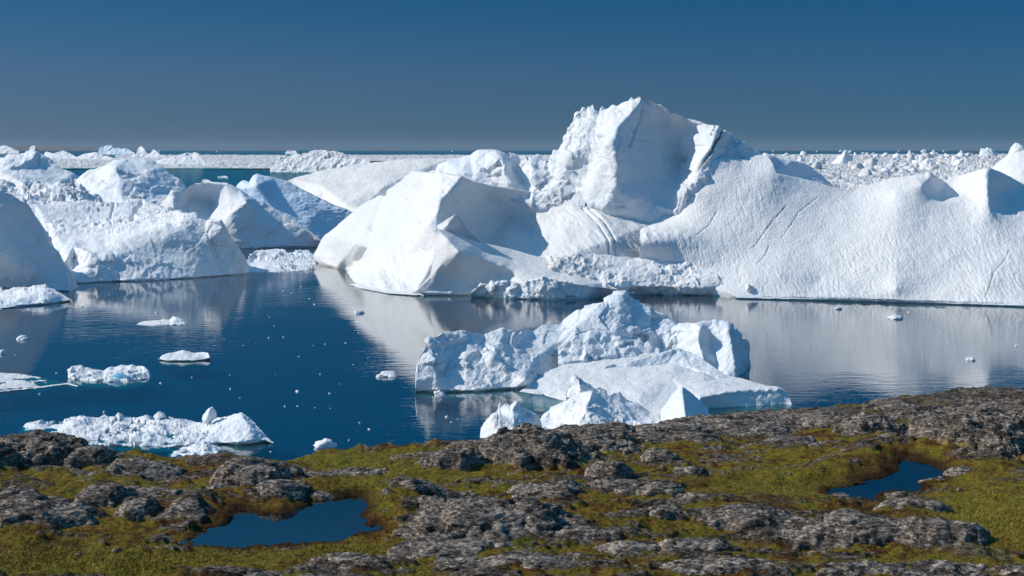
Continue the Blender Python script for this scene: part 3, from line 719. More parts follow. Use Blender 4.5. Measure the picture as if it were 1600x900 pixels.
relief('crag',
    top=[(872, 545, 229), (885, 535, 230), (900, 520, 231), (920, 513, 232), (945, 510, 233), (970, 515, 233), (990, 525, 233), (1010, 535, 232), (1030, 545, 231)],
    bot=[(872, 570, 226), (920, 560, 226.5), (960, 556, 228), (1030, 560, 229)],
    noise=[('f', 4, 0.5), ('v', 2.2, 0.6), ('f', 0.6, 0.06)], mat=ICE, parent=near, foot=None, seed=25)
relief('pinnacle',
    top=[(884, 625, 199), (887, 605, 199), (893, 590, 199), (899, 585, 199), (904, 590, 199.5), (912, 596, 199.5), (922, 599, 200), (930, 607, 200), (938, 605, 200), (945, 612, 200), (950, 622, 199.5)],
    bot=[(884, 632), (910, 636), (950, 640)], pts=[[(904, 592, 197), (908, 610, 196), (912, 628, 196)]],
    noise=[('f', 3, 0.25), ('v', 1.6, 0.45)], mat=ICE, parent=near, back=0.8, seed=26, step=1)
relief('mound',
    top=[(838, 660, 187), (848, 650, 188), (865, 637, 189), (885, 624, 190), (905, 614, 191), (925, 610, 191), (938, 613, 191), (950, 618, 191), (962, 614, 193), (968, 612, 193), (978, 622, 193), (992, 630, 193), (1010, 640, 193), (1030, 650, 192), (1045, 655, 190)],
    bot=[(838, 668), (900, 690), (960, 690), (1045, 680)], pts=[[(925, 614, 187), (915, 640, 182), (900, 665, 179)], [(955, 640, 187), (970, 660, 184)], [(875, 640, 187), (880, 660, 184)]],
    noise=[('f', 4, 0.3), ('v', 2.4, 0.5), ('v', 1.0, 0.25), ('f', 0.6, 0.05)], mat=ICE, parent=near, seed=27)
relief('pyramid',
    top=[(1033, 640, 190), (1040, 628, 191), (1053, 612, 192), (1062, 605, 193), (1068, 604, 193), (1080, 612, 194), (1092, 625, 195), (1107, 638, 195)],
    bot=[(1033, 662), (1065, 668), (1107, 660)], pts=[[(1066, 606, 191), (1068, 625, 187.5), (1072, 650, 184)]],
    noise=[('f', 4, 0.2), ('f', 1, 0.06)], mat=ICE, parent=near, seed=28)
chunk = relief('iceberg',
    top=[(750, 682, 178), (752, 668, 178.5), (757, 655, 179), (766, 646, 180), (778, 641, 181), (781, 630, 181), (786, 634, 181), (792, 629, 181), (797, 634, 181), (803, 625, 181), (810, 626, 181), (814, 636, 181), (826, 641, 182), (836, 646, 182), (842, 655, 182), (846, 668, 182)],
    bot=[(750, 686), (775, 692), (810, 696), (846, 690)], pts=[[(770, 652, 177), (775, 675, 176)], [(800, 640, 179), (805, 665, 176)]],
    noise=[('f', 5, 0.4), ('v', 2.5, 0.4), ('f', 0.6, 0.06)], mat=ICE, seed=29, notch=0.2, foot=2, step=1, label='small round iceberg with knobs on top, beside the dark rock knoll')

# ------------------------------------------------------------------ floes in the left water
relief('ice_floe', step=1.0,
    top=[(20, 690, 185), (38, 664, 186), (60, 657, 187), (85, 653, 188), (110, 652, 188), (135, 654, 188), (160, 651, 189), (185, 649, 189), (200, 653, 189), (228, 652, 189), (250, 656, 188), (275, 656, 187), (300, 657, 187), (318, 657, 186), (335, 652, 184), (350, 647, 183), (366, 642, 182), (378, 643, 181), (390, 650, 180), (402, 662, 178.5), (415, 680, 176), (427, 692, 174.5)],
    bot=[(20, 700), (200, 706), (260, 708), (320, 703), (360, 701), (400, 698), (427, 694)],
    pts=[[(120, 675, 180), (200, 678, 180), (270, 680, 179), (330, 678, 177)], [(378, 648, 179), (392, 670, 175), (400, 692, 173.5)], [(340, 665, 179), (350, 690, 174.5)]],
    noise=[('f', 6, 0.6), ('v', 2.6, 0.45), ('v', 1.1, 0.22), ('f', 0.9, 0.06), ('f', 0.4, 0.04)], mat=ICE, notch=0.75, foot=0.8, seed=31, label='long rough white floe just beyond the dark rocks at lower left', cat='ice floe')
relief('ice_floe', step=1.0, top=[(262, 712, 171), (275, 704, 171), (290, 700, 171.5), (305, 693, 172), (318, 690, 172), (330, 696, 172), (345, 702, 171.5), (358, 710, 170.5), (366, 715, 170)],
    bot=[(262, 716), (320, 720), (366, 718)], noise=[('f', 3, 0.4), ('r', 1, 0.25), ('f', 0.4, 0.05)], mat=ICE, seed=32, foot=1, label='small crumbled ice heap in front of the long rough floe', cat='ice floe')
relief('ice_floe', step=1.0, top=[(-60, 590, 226), (-20, 584, 227), (0, 583, 228), (30, 585, 227), (60, 589, 225), (85, 594, 223), (105, 598, 221), (121, 604, 216)],
    bot=[(-60, 625), (0, 618), (50, 612), (100, 606), (121, 604.5)], noise=[('f', 6, 0.25), ('f', 1.5, 0.12), ('f', 0.5, 0.04)], mat=SNOW, notch=0.4, seed=33, label='flat snow covered floe cut by the left edge, ending in a point', cat='ice floe')
relief('ice_floe', step=0.9, top=[(106, 590, 225), (108, 576, 227), (120, 573, 228), (135, 575, 228), (150, 577, 228), (162, 580, 228), (175, 573, 229), (190, 570, 229), (205, 568, 229), (215, 572, 229), (225, 572, 228), (232, 582, 226), (234, 590, 225)],
    bot=[(106, 591), (120, 595), (160, 597), (200, 597), (234, 592)], pts=[[(170, 583, 225), (200, 585, 224)]], noise=[('f', 4, 0.4), ('v', 1.7, 0.6), ('f', 0.5, 0.06)], mat=ICE, seed=34, foot=2.5, label='lumpy floe with a turquoise hollow beside the flat pointed floe', cat='ice floe')
relief('ice_floe', step=0.9, top=[(247, 562, 243), (252, 556, 244), (262, 552, 245), (275, 549, 246), (286, 547, 246), (300, 550, 246), (315, 550, 246), (325, 551, 245), (328, 559, 243)],
    bot=[(247, 563), (262, 566), (300, 566), (320, 564), (328, 561)], noise=[('f', 3, 0.25), ('f', 1, 0.12)], mat=ICE, seed=35, foot=1.2, notch=0.3, label='small flat mushroom shaped floe in the open left water', cat='ice floe')
relief('ice_floe', step=0.9, top=[(213, 506, 295), (225, 502, 297), (240, 501, 297), (255, 499, 298), (265, 500, 298), (272, 495, 298), (280, 496, 298), (288, 503, 296), (290, 507, 294)],
    bot=[(213, 507.5), (240, 509), (270, 508.5), (290, 507.5)], noise=[('f', 3, 0.4), ('r', 1.2, 0.3)], mat=ICE, seed=36, label='thin crumbly floe in the reflection of the long cliff', cat='ice floe')
relief('ice_floe', step=1.0, top=[(-60, 462, 350), (-20, 452, 350), (0, 453, 350), (20, 452, 350), (38, 447, 349), (55, 446, 348), (70, 446, 346), (85, 452, 342), (98, 460, 338), (112, 469, 334)],
    bot=[(-60, 488), (0, 484), (60, 478), (112, 471)], pts=[[(40, 462, 334)], [(70, 455, 335)]], noise=[('f', 6, 0.6), ('v', 2.6, 0.8), ('f', 0.8, 0.08)], mat=ICE, seed=37, notch=0.4, label='rugged low floe at the foot of the blue cliff on the left', cat='ice floe')
relief('ice_floe', step=1.0, top=[(378, 422, 430), (384, 408, 440), (390, 400, 450), (400, 393, 470), (412, 390, 480), (425, 389, 480), (440, 388, 482), (450, 396, 470), (470, 390, 478), (485, 392, 474), (492, 402, 460), (495, 418, 438)],
    bot=[(378, 424), (400, 426), (440, 425), (480, 423), (495, 420)], pts=[[(395, 412, 440), (425, 405, 446), (450, 412, 437)], [(470, 412, 440)]], noise=[('f', 7, 0.5), ('v', 3, 0.9), ('f', 1, 0.1)], mat=ICE, seed=38, label='humped bright floe in the gap left of the pyramid foot', cat='ice floe')

def rubble(name, px, py_base, w, h, seed, mat=None, label=None, cat='ice block', group=None, parent=None, rot=0.0, depth=0.9, foot=True, rough=1.0, lean=0.0, D=None, z0=0.0, res=14, sharp=0.0):
    """a small closed lump of ice: width/height in photo pixels at its own distance"""
    D = D or D_of(py_base, z0); s = D / FPX
    rs = np.random.RandomState(int(seed * 97) % 9973 + 5)
    nu, nv = res * 2, res
    th = np.linspace(0, 2 * np.pi, nu, endpoint=False); ph = np.linspace(-0.5 * np.pi, 0.5 * np.pi, nv)
    T, Ph = np.meshgrid(th, ph)
    d = np.stack([np.cos(Ph) * np.cos(T), np.cos(Ph) * np.sin(T), np.sin(Ph)], -1)
    r = np.full(T.shape, 2.0)
    for k in range(11 if sharp else 7):               # cut by random planes: angular blocks
        nrm = rs.normal(size=3); nrm[2] *= 0.8; nrm /= np.linalg.norm(nrm)
        c = d @ nrm
        r = np.minimum(r, np.where(c > 0.05, rs.uniform(0.72, 1.05) / np.maximum(c, 0.05), 9))
    r = np.minimum(r, 1.25)
    q = d.reshape(-1, 3) * 1.7 + seed
    r = r * (1 + rough * (0.16 * fbm(q, 3) + 0.07 * ridged(q * 2.3, 2)).reshape(r.shape))
    P = d * r[..., None]
    m = np.abs(P[..., 0]).max(); P[..., 0] *= 0.5 * w * s / m
    P[..., 1] *= 0.5 * w * s * depth / np.abs(P[..., 1]).max()
    zt = P[..., 2].max()
    up = np.where(P[..., 2] > 0, P[..., 2] / zt * h * s, P[..., 2] * 0.35 * h * s)
    P[..., 2] = up
    P[..., 0] += P[..., 2] * lean
    P[..., 2] += z0 - 0.06 * h * s
    P += np.array([(px - 800) / FPX * D, D, 0])
    i = np.arange(nu * nv).reshape(nv, nu); j = np.roll(i, -1, 1)
    f = np.stack([i[:-1], j[:-1], j[1:], i[1:]], -1).reshape(-1, 4)
    o = mesh_obj(name, P.reshape(-1, 3), f, mat or ICE, parent)
    if label: tag(o, label, cat, group)
    return o

rubble('ice_block', 325, 661, 22, 19, 41.2, z0=1.9, D=181.5, lean=0.35, rough=0.9, sharp=1, label='leaning rounded ice block perched on top of the long rough floe')
rubble('ice_block', 250, 661, 22, 9, 42.7, z0=1.0, D=187, lean=0.3, rough=1.1, sharp=1, label='smaller pointed ice block sitting midway along the long rough floe')
rubble('melt_hollow', 187, 590, 36, 9, 43.1, mat=AQUA, D=222.5, z0=0.3, rough=0.5, parent=bpy.data.objects['ice_floe.003'] if 'ice_floe.003' in bpy.data.objects else None, depth=0.4)

# stray pieces one can tell apart
for (px, py, w, h, lab) in (
        (34, 530, 24, 7, 'small broken floe near the left edge below the rugged floe'),
        (4, 552, 18, 7, 'little floe cut by the left edge of the water'),
        (604, 587, 30, 8, 'cluster of three ice chunks left of the near berg'),
        (512, 701, 42, 12, 'white floe half hidden behind the grassy shore crest'),
        (562, 489, 18, 5, 'small flat bit of ice in the reflection of the pyramid'),
        (1398, 498, 26, 6, 'small dirty floe floating before the rippled slope on the right'),
        (1516, 563, 16, 6, 'lone ice chunk in the rippled water at right'),
        (1309, 483, 14, 4, 'tiny floe just below the waterline of the right slope'),
        (690, 619, 24, 10, 'ice chunks touching the green foot of the near berg'),
        (884, 688, 20, 6, 'tiny ice piece showing over the grassy crest beside the rock knoll')):
    rubble('ice_chunk', px, py, w, h, px * 0.13, label=lab, cat='ice chunk', res=14, sharp=1, rough=1.6, lean=((px * 7) % 10 - 5) * 0.08, D=D_of(min(py, 697)))
    if 'three' in lab:
        rubble('ice_chunk', px + 10, py + 2, 15, 6, 5.1, label='right and lower piece of the three chunks left of the near berg', cat='ice chunk', res=10)
        rubble('ice_chunk', px - 10, py + 2, 14, 5, 6.1, label='left and lower piece of the three chunks left of the near berg', cat='ice chunk', res=10)
rs = random.Random(4)
BITS = [(467, 557, 7), (465, 612, 8), (515, 615, 6), (359, 586, 4), (360, 608, 5), (375, 622, 4), (251, 599, 9), (163, 645, 9), (62, 616, 6), (88, 583, 6), (24, 555, 5), (420, 528, 4), (443, 527, 5), (490, 540, 4), (508, 538, 4),
        (540, 536, 4), (552, 570, 4), (445, 635, 5), (465, 635, 5), (492, 637, 4), (516, 638, 5), (562, 661, 6), (577, 671, 7), (423, 706, 5), (545, 688, 4), (128, 480, 8), (190, 480, 5), (245, 489, 8), (428, 509, 4), (421, 496, 3), (484, 467, 5), (491, 476, 5),
        (455, 458, 4), (400, 537, 3), (380, 540, 3), (350, 530, 4), (335, 540, 3), (300, 590, 3), (500, 585, 4), (530, 600, 3), (430, 585, 3), (575, 560, 3), (705, 660, 6), (715, 655, 4), (698, 652, 8), (560, 520, 4), (1265, 545, 5), (1588, 541, 7), (1330, 520, 4), (1470, 520, 5), (1190, 500, 5), (1420, 488, 5), (1240, 485, 4), (1360, 483, 4), (1505, 488, 4), (520, 442, 3), (505, 452, 4), (470, 448, 3), (442, 455, 4), (540, 470, 4)]
for k, (px, py, w) in enumerate(BITS):
    rubble('ice_bit', px, py, w * (0.5 + 0.4 * ((k * 13) % 7) / 7), w * (0.14 + 0.3 * ((k * 7) % 10) / 10), k * 1.37 + 3, label='tiny white ice bit drifting alone on open blue water', cat='ice bit', group='ice bits drifting in the open water', res=7, sharp=1, rough=1.5)
for (px, py, w, h, lab) in ((1172, 452, 14, 9, 'lone ice boulder on the moraine edge, left of two smaller blocks'), (1238, 452, 10, 9, 'leaning ice block at the foot of the rippled slope with a small shadow'),
                            (1246, 455, 11, 10, 'squat ice block right beside the leaning one at the slope foot'), (1300, 457, 9, 8, 'upright ice stump at the foot of the rippled slope'), (1313, 458, 10, 11, 'rightmost upright ice stump at the foot of the rippled slope')):
    rubble('ice_block', px, py, w, h, px * 0.31, label=lab, D=D_of(468) + 4, z0=CAM_H - (py - HY) * (D_of(468) + 4) / FPX, res=9, depth=0.8)

# ------------------------------------------------------------------ far ice: lone bergs, pack ice and the brash field
def far_berg(pts_top, py_w, label, mat=None, seed=0, noise=None, step=0.8, **kw):
    D = D_of(py_w)
    s = D / FPX
    top = [(x, y, D + (py_w - y) * s * 0.9 + s * (-0.35 * (x - pts_top[0][0]) + 2.0 * math.sin(i * 2.1 + seed))) for i, (x, y) in enumerate(pts_top)]
    nz = noise or [('f', 12 * s, 1.6 * s), ('v', 8 * s, 2.0 * s), ('f', 2 * s, 0.2 * s)]
    return relief('iceberg', top=top, bot=[(pts_top[0][0], py_w), (pts_top[-1][0], HY + 80000.0 / (D - 0.35 * s * (pts_top[-1][0] - pts_top[0][0])))], mat=mat or ICE, noise=nz, step=step, seed=seed, foot=None, label=label, **kw)
far_berg([(422, 264), (424, 252), (436, 246), (455, 240), (470, 241), (488, 236), (505, 234), (522, 236), (538, 241), (552, 247), (566, 246), (578, 252), (584, 262)], 269, 'broad white iceberg standing in the strait before the pack ice', SNOW, 51)
far_berg([(244, 250), (262, 247), (280, 242), (296, 238), (305, 238), (311, 240), (318, 252), (321, 257)], 258, 'blocky iceberg with a clean cut shaded right side above the round dome', ICE, 52)
far_berg([(205, 244), (212, 240), (216, 232), (221, 227), (226, 234), (232, 240), (240, 233), (246, 237), (252, 243), (262, 246)], 248, 'jagged little berg with one sharp spike behind the round dome', ICE, 53)
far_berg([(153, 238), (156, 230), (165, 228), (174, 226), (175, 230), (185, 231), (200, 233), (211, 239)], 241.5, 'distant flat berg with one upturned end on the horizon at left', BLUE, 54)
far_berg([(-20, 236), (0, 228), (8, 227), (20, 232), (24, 234), (30, 236)], 240, 'distant pale berg at the far left edge of the horizon', ICE, 55)
far_berg([(64, 246), (72, 237), (85, 240), (98, 235), (112, 241), (122, 247)], 248.5, 'low heap of ice right behind the blue flanked ridge', ICE, 56)
far_berg([(118, 246), (135, 239), (150, 238), (165, 243), (180, 248)], 250, 'low rounded heap of ice left of the spiked berg', ICE, 57)
far_berg([(46, 232), (49, 228), (58, 227), (61, 230), (55, 233)], 236.6, 'bright speck of a berg above the ridge at far left', ICE, 58)
far_berg([(446, 238), (450, 235), (456, 236), (462, 235), (464, 239)], 240.5, 'tiny berg on the horizon above the broad white iceberg', ICE, 59)
far_berg([(340, 276), (344, 274.5), (352, 274.6), (356, 276.5)], 277.6, 'thin floe in the dark strait behind the wedge iceberg', ICE, 60)
far_berg([(314, 283), (318, 280), (325, 281), (331, 284)], 285, 'small double lump of ice in the dark strait', ICE, 61)
for k, (px, h, w, lab) in enumerate(((249, 1.6, 4, 'white speck of a far berg right of the spiked one'), (339, 1.2, 4, 'lone far berg speck over the strait'), (1208, 2.5, 3, 'thin white far berg just right of the summit slope'), (1277, 1.6, 4, 'single white speck on the horizon right of the summit'),
                      (1314, 2.5, 7, 'twin far bergs on the right horizon'), (1329, 2.8, 9, 'larger slanted berg on the right horizon'), (1349, 1.5, 6, 'low floe speck below the slanted far berg'), (1405, 1.4, 4, 'small far berg left of the turquoise far berg'),
                      (1444, 4.5, 13, 'pale turquoise far berg on the right horizon'), (1459, 3.0, 5, 'small far berg touching the turquoise one on its right'), (1475, 1.8, 4, 'rightmost far berg speck on the horizon'), (707, 1.3, 3, 'far berg speck left of the dome'), (773, 1.4, 4, 'far berg speck above the dome'), (782, 1.1, 5, 'flat far berg speck behind the dome'))):
    pyw = 237.3 if k not in (5, 6, 8) else (238.2 if k != 6 else 240)
    rubble('iceberg', px, pyw, w, h + 1.0, px * 0.7, label=lab, cat='iceberg', res=8, depth=0.6)

def ice_sheet(name, x0, x1, py0, py1, seed, hmax_px, sc_px, cover, step=1.0, rows=None, top_profile=None, label=None):
    """drifting pack: a height field over the water; where it sinks below zero the sea shows"""
    nc = int((x1 - x0) / step) + 1
    pys = np.linspace(py0, py1, rows or int((py1 - py0) / 0.5))
    u = np.linspace(x0, x1, nc)
    PX, PY = np.meshgrid(u, pys)
    D = D_of(PY); s = D / FPX
    # world-scaled cells: size in metres constant
    X = (PX - 800) / FPX * D
    q = np.stack([X, D, X * 0], -1).reshape(-1, 3)
    f = ridged(q / sc_px + seed, 4, 0.6).reshape(D.shape)
    f2 = fbm(q / (sc_px * 6) + seed * 2, 3).reshape(D.shape)
    bl = fbm(q / (sc_px * 0.45) + seed * 3, 3).reshape(D.shape)
    h = (f * 0.5 + bl * 0.5 + f2 * 0.5 + cover) * hmax_px
    edge = np.clip((PY - py0) / (py1 - py0) * 12, 0, 1) * np.clip((1 - (PY - py0) / (py1 - py0)) * 8, 0, 1)
    h = np.where(h > 0, h * (0.35 + 0.65 * edge), h) - (1 - edge) * hmax_px * 0.35
    if top_profile is not None: h = h * top_profile(PX, PY)
    P = np.stack([X, D, np.maximum(h, -1.5)], -1)
    o = mesh_obj(name, P.reshape(-1, 3), grid_faces(*D.shape), BRASH, loc=(0, D_of(py1), 0))
    return tag(o, label, 'pack ice', kind='stuff')
ice_sheet('pack_ice', -60, 470, 246.5, 263, 3.3, 5.0, 30, 0.0, label='belt of broken pack ice beyond the dark strait at left')
ice_sheet('pack_ice', 180, 1240, 242.3, 251.5, 5.1, 6.0, 42, 0.30, label='distant white band of pack ice along the horizon')
ice_sheet('brash_ice', 1180, 1760, 241.0, 310, 8.2, 9.0, 24, 0.9, step=0.8, rows=260, label='jumbled field of brash ice behind the rippled slope',
          top_profile=lambda PX, PY: 0.6 + 0.5 * sstep(1440, 1560, PX))
rs = random.Random(9)
kk = 0
while kk < 265:
    py = 243.5 + 50 * rs.random() ** 1.3
    px = rs.uniform(1205, 1640) if kk % 5 else rs.uniform(1420, 1640)
    if kk % 5 == 0: py = rs.uniform(246, 266)
    if py > 250 + (px - 1205) * 0.42 and px < 1330: continue
    if py > 290 - max(0, px - 1400) * 0.2: continue
    w = rs.uniform(7, 26) * (0.38 + (py - 240) / 42) * (1.25 if kk % 5 == 0 else 1)
    rubble('ice_block', px, py, w, w * rs.uniform(0.4, 0.85), kk * 2.3 + 11, mat=ICE if kk % 3 == 0 else BRASH, D=D_of(py), z0=1.0, label='angular ice block jammed in the brash field behind the rippled slope', cat='ice block', group='blocks in the brash ice field', res=8, sharp=1, rough=1.3, lean=rs.uniform(-0.4, 0.4))
    kk += 1
for (px, py, w, h, lab) in ((1318, 262, 40, 28, 'large pale crest of ice in the brash field, tallest in its left half'), (1422, 250, 9, 17, 'upright tooth of ice standing over the brash field'), (1452, 272, 36, 24, 'broad white slab tilted in the middle of the brash field'),
                            (1385, 282, 30, 20, 'rounded white lump at the near edge of the brash field'), (1505, 258, 34, 24, 'big steep block at the right of the brash field'), (1545, 252, 40, 22, 'bulky dusty block on the rising right part of the brash field'), (1590, 248, 38, 26, 'highest heap of the brash field at the right edge')):
    rubble('ice_block', px, py, w, h, px * 0.17, D=D_of(py), z0=2.0, label=lab, res=16, sharp=1, rough=1.4)

# ------------------------------------------------------------------ the shore
CREST = [(-400, 640), (-100, 668), (0, 690), (100, 703), (230, 717), (300, 716), (440, 713), (500, 705), (580, 697), (640, 692), (700, 690), (755, 692), (800, 690), (900, 682), (1000, 668), (1080, 657), (1150, 648), (1230, 640), (1310, 634), (1380, 628), (1440, 618), (1500, 612), (1600, 609), (1800, 600), (2100, 590)]
def plane_D(py): return 13400.0 / (np.asarray(py, float) - 14.0 - 440.0 + 234.0 - 0.0) if False else 13400.0 / (np.asarray(py, float) - HY - 220.0)
def plane_z(D): return 30.0 - 0.11 * (D - 30.0)
CX = np.array([c[0] for c in CREST]); CD = np.array([float(plane_D(c[1])) for c in CREST])

POND_A = [(298, 845), (330, 828), (356, 815), (362, 806), (376, 796), (400, 800), (440, 803), (475, 792), (490, 780), (520, 776), (545, 774), (562, 774), (570, 785), (572, 798), (566, 808), (568, 818), (590, 822), (592, 828), (560, 838), (520, 845), (480, 849), (430, 852), (390, 857), (360, 859), (330, 855)]
POND_B = [(1286, 768), (1300, 764), (1330, 760), (1350, 748), (1385, 745), (1395, 735), (1402, 728), (1404, 713), (1420, 711), (1440, 722), (1462, 728), (1478, 740), (1470, 750), (1440, 755), (1440, 764), (1405, 768), (1380, 772), (1358, 785), (1330, 779), (1310, 776)]
Z_A, Z_B = 29.05, 27.95
def to_xy(poly, z): 
    return np.array([[(x - 800) / FPX * D_of(y, z), D_of(y, z)] for x, y in poly])
PA, PB = to_xy(POND_A, Z_A), to_xy(POND_B, Z_B)
def poly_sd(Q, poly):                      # signed distance, negative inside
    best = np.full(len(Q), 1e9); ins = np.zeros(len(Q), bool)
    for a, b in zip(poly, np.roll(poly, -1, 0)):
        ab = b - a
        t = np.clip(((Q - a) @ ab) / (ab @ ab + 1e-12), 0, 1)
        best = np.minimum(best, np.linalg.norm(Q - a - t[:, None] * ab, axis=1))
        c = (a[1] > Q[:, 1]) != (b[1] > Q[:, 1])
        xi = a[0] + (Q[:, 1] - a[1]) / (ab[1] if abs(ab[1]) > 1e-9 else 1e-9) * ab[0]
        ins ^= c & (Q[:, 0] < xi)
    return np.where(ins, -best, best)

def ground_z(X, Y, detail=True):
    X = np.asarray(X, float); Y = np.asarray(Y, float)
    px = 800 + FPX * X / np.maximum(Y, 5)
    z = plane_z(Y)
    q = np.stack([X, Y, X * 0], -1)
    z = z + 0.30 * fbm(q / 7.0 + 3.1, 2) * sstep(15, 40, Y) + 0.16 * fbm(q / 2.2 + 9.2, 2)
    Q = np.stack([X, Y], -1)
    for poly, zw in ((PA, Z_A), (PB, Z_B)):
        sd = poly_sd(Q, poly)
        nearside = sstep(0.6, -0.6, Y - poly[:, 1].mean())
        bank = zw + np.clip(sd, -1.2, 99) * np.where(sd > 0, 0.32 - 0.24 * nearside, 0.5) + 0.02
        near = 1 - sstep(0.6, 3.2, sd)
        z = z * (1 - near) + near * np.where(sd > 0, np.minimum(np.maximum(bank, zw + 0.03), zw + 0.55), bank)
    yc = np.interp(px, CX, CD)
    t = Y - yc
    z = z - np.where(t > 0, 0.85 * (np.sqrt(t * t + 1.5) - 1.2247), 0)
    if detail:
        hum = np.maximum(fbm(q / 0.75 + 5.5, 3), -0.3)
        z = z + 0.12 * hum + 0.035 * fbm(q / 0.22 + 2.2, 3)
    return z

us = np.linspace(-420, 2020, 1020)
ds = np.concatenate([np.linspace(6, 24, 24, endpoint=False), 13400.0 / (np.linspace(13400.0 / 24, 13400 / 92.0, 460)), np.linspace(93, 140, 30)])
U, DD = np.meshgrid(us, ds)
GX = (U - 800) / FPX * DD
GZ = ground_z(GX.ravel(), DD.ravel()).reshape(GX.shape)
Qg = np.stack([GX.ravel(), DD.ravel()], -1)
q3 = np.stack([GX.ravel(), DD.ravel(), GX.ravel() * 0], -1)
bare = sstep(0.22, 0.34, fbm(q3 / np.array([2.6, 1.0, 1.0]) + 61.0, 4, 0.6)) * (poly_sd(Qg, PA) > 0.5) * (poly_sd(Qg, PB) > 0.8)
def lush_at(px, py):
    g = lambda a, b, c, d: np.exp(-((px - a) / c) ** 2 - ((py - b) / d) ** 2)
    return np.clip(1.1 * g(170, 872, 260, 26) + g(650, 742, 120, 16) + g(1560, 810, 120, 50) + 0.8 * g(1210, 750, 120, 26) + 0.8 * g(520, 715, 110, 14) + 0.7 * g(560, 858, 90, 20) + 0.6 * g(560, 775, 60, 12) + 0.6 * g(1390, 880, 160, 8), 0, 1)
lushg = lush_at(U.ravel(), HY + 220 + 13400.0 / DD.ravel())
gp = lambda a, b, c, d: np.exp(-((U.ravel() - a) / c) ** 2 - ((HY + 220 + 13400.0 / DD.ravel() - b) / d) ** 2)
bare = np.maximum(bare, sstep(0.25, 0.7, gp(1560, 618, 190, 16) + gp(1230, 648, 170, 12) + gp(1010, 668, 140, 12) + gp(100, 700, 130, 10) + 0.35 * fbm(q3 / 1.5 + 77, 3)))
bare = bare * (1 - sstep(0.15, 0.5, lushg))
GZ = GZ + (bare * (0.05 + 0.10 * np.maximum(ridged(q3 / np.array([1.1, 0.3, 1.0]) + 5, 3), -0.5) * 0.6)).reshape(GZ.shape)
wet = np.maximum(1 - sstep(0.0, 0.55, poly_sd(Qg, PA)), 1 - sstep(0.0, 0.75, poly_sd(Qg, PB))) * 0.9
ground = mesh_obj('ground', np.stack([GX, DD, GZ], -1).reshape(-1, 3), grid_faces(*GX.shape), m_moss, loc=(0, 0, 0), attrs={'wet': wet, 'bare': bare, 'lush': lushg})
tag(ground, kind='structure')
def sheet(name, poly, z):
    c = poly.mean(0); P = c + (poly - c) * 1.12
    vs = [(c[0], c[1], z)] + [(x, y, z) for x, y in P]
    k = len(P)
    fs = [(0, 1 + i, 1 + (i + 1) % k) for i in range(k)]
    return tag(mesh_obj(name, vs, fs, m_pond, smooth=False), kind='structure')
sheet('pond', PA, Z_A); sheet('pond', PB, Z_B)

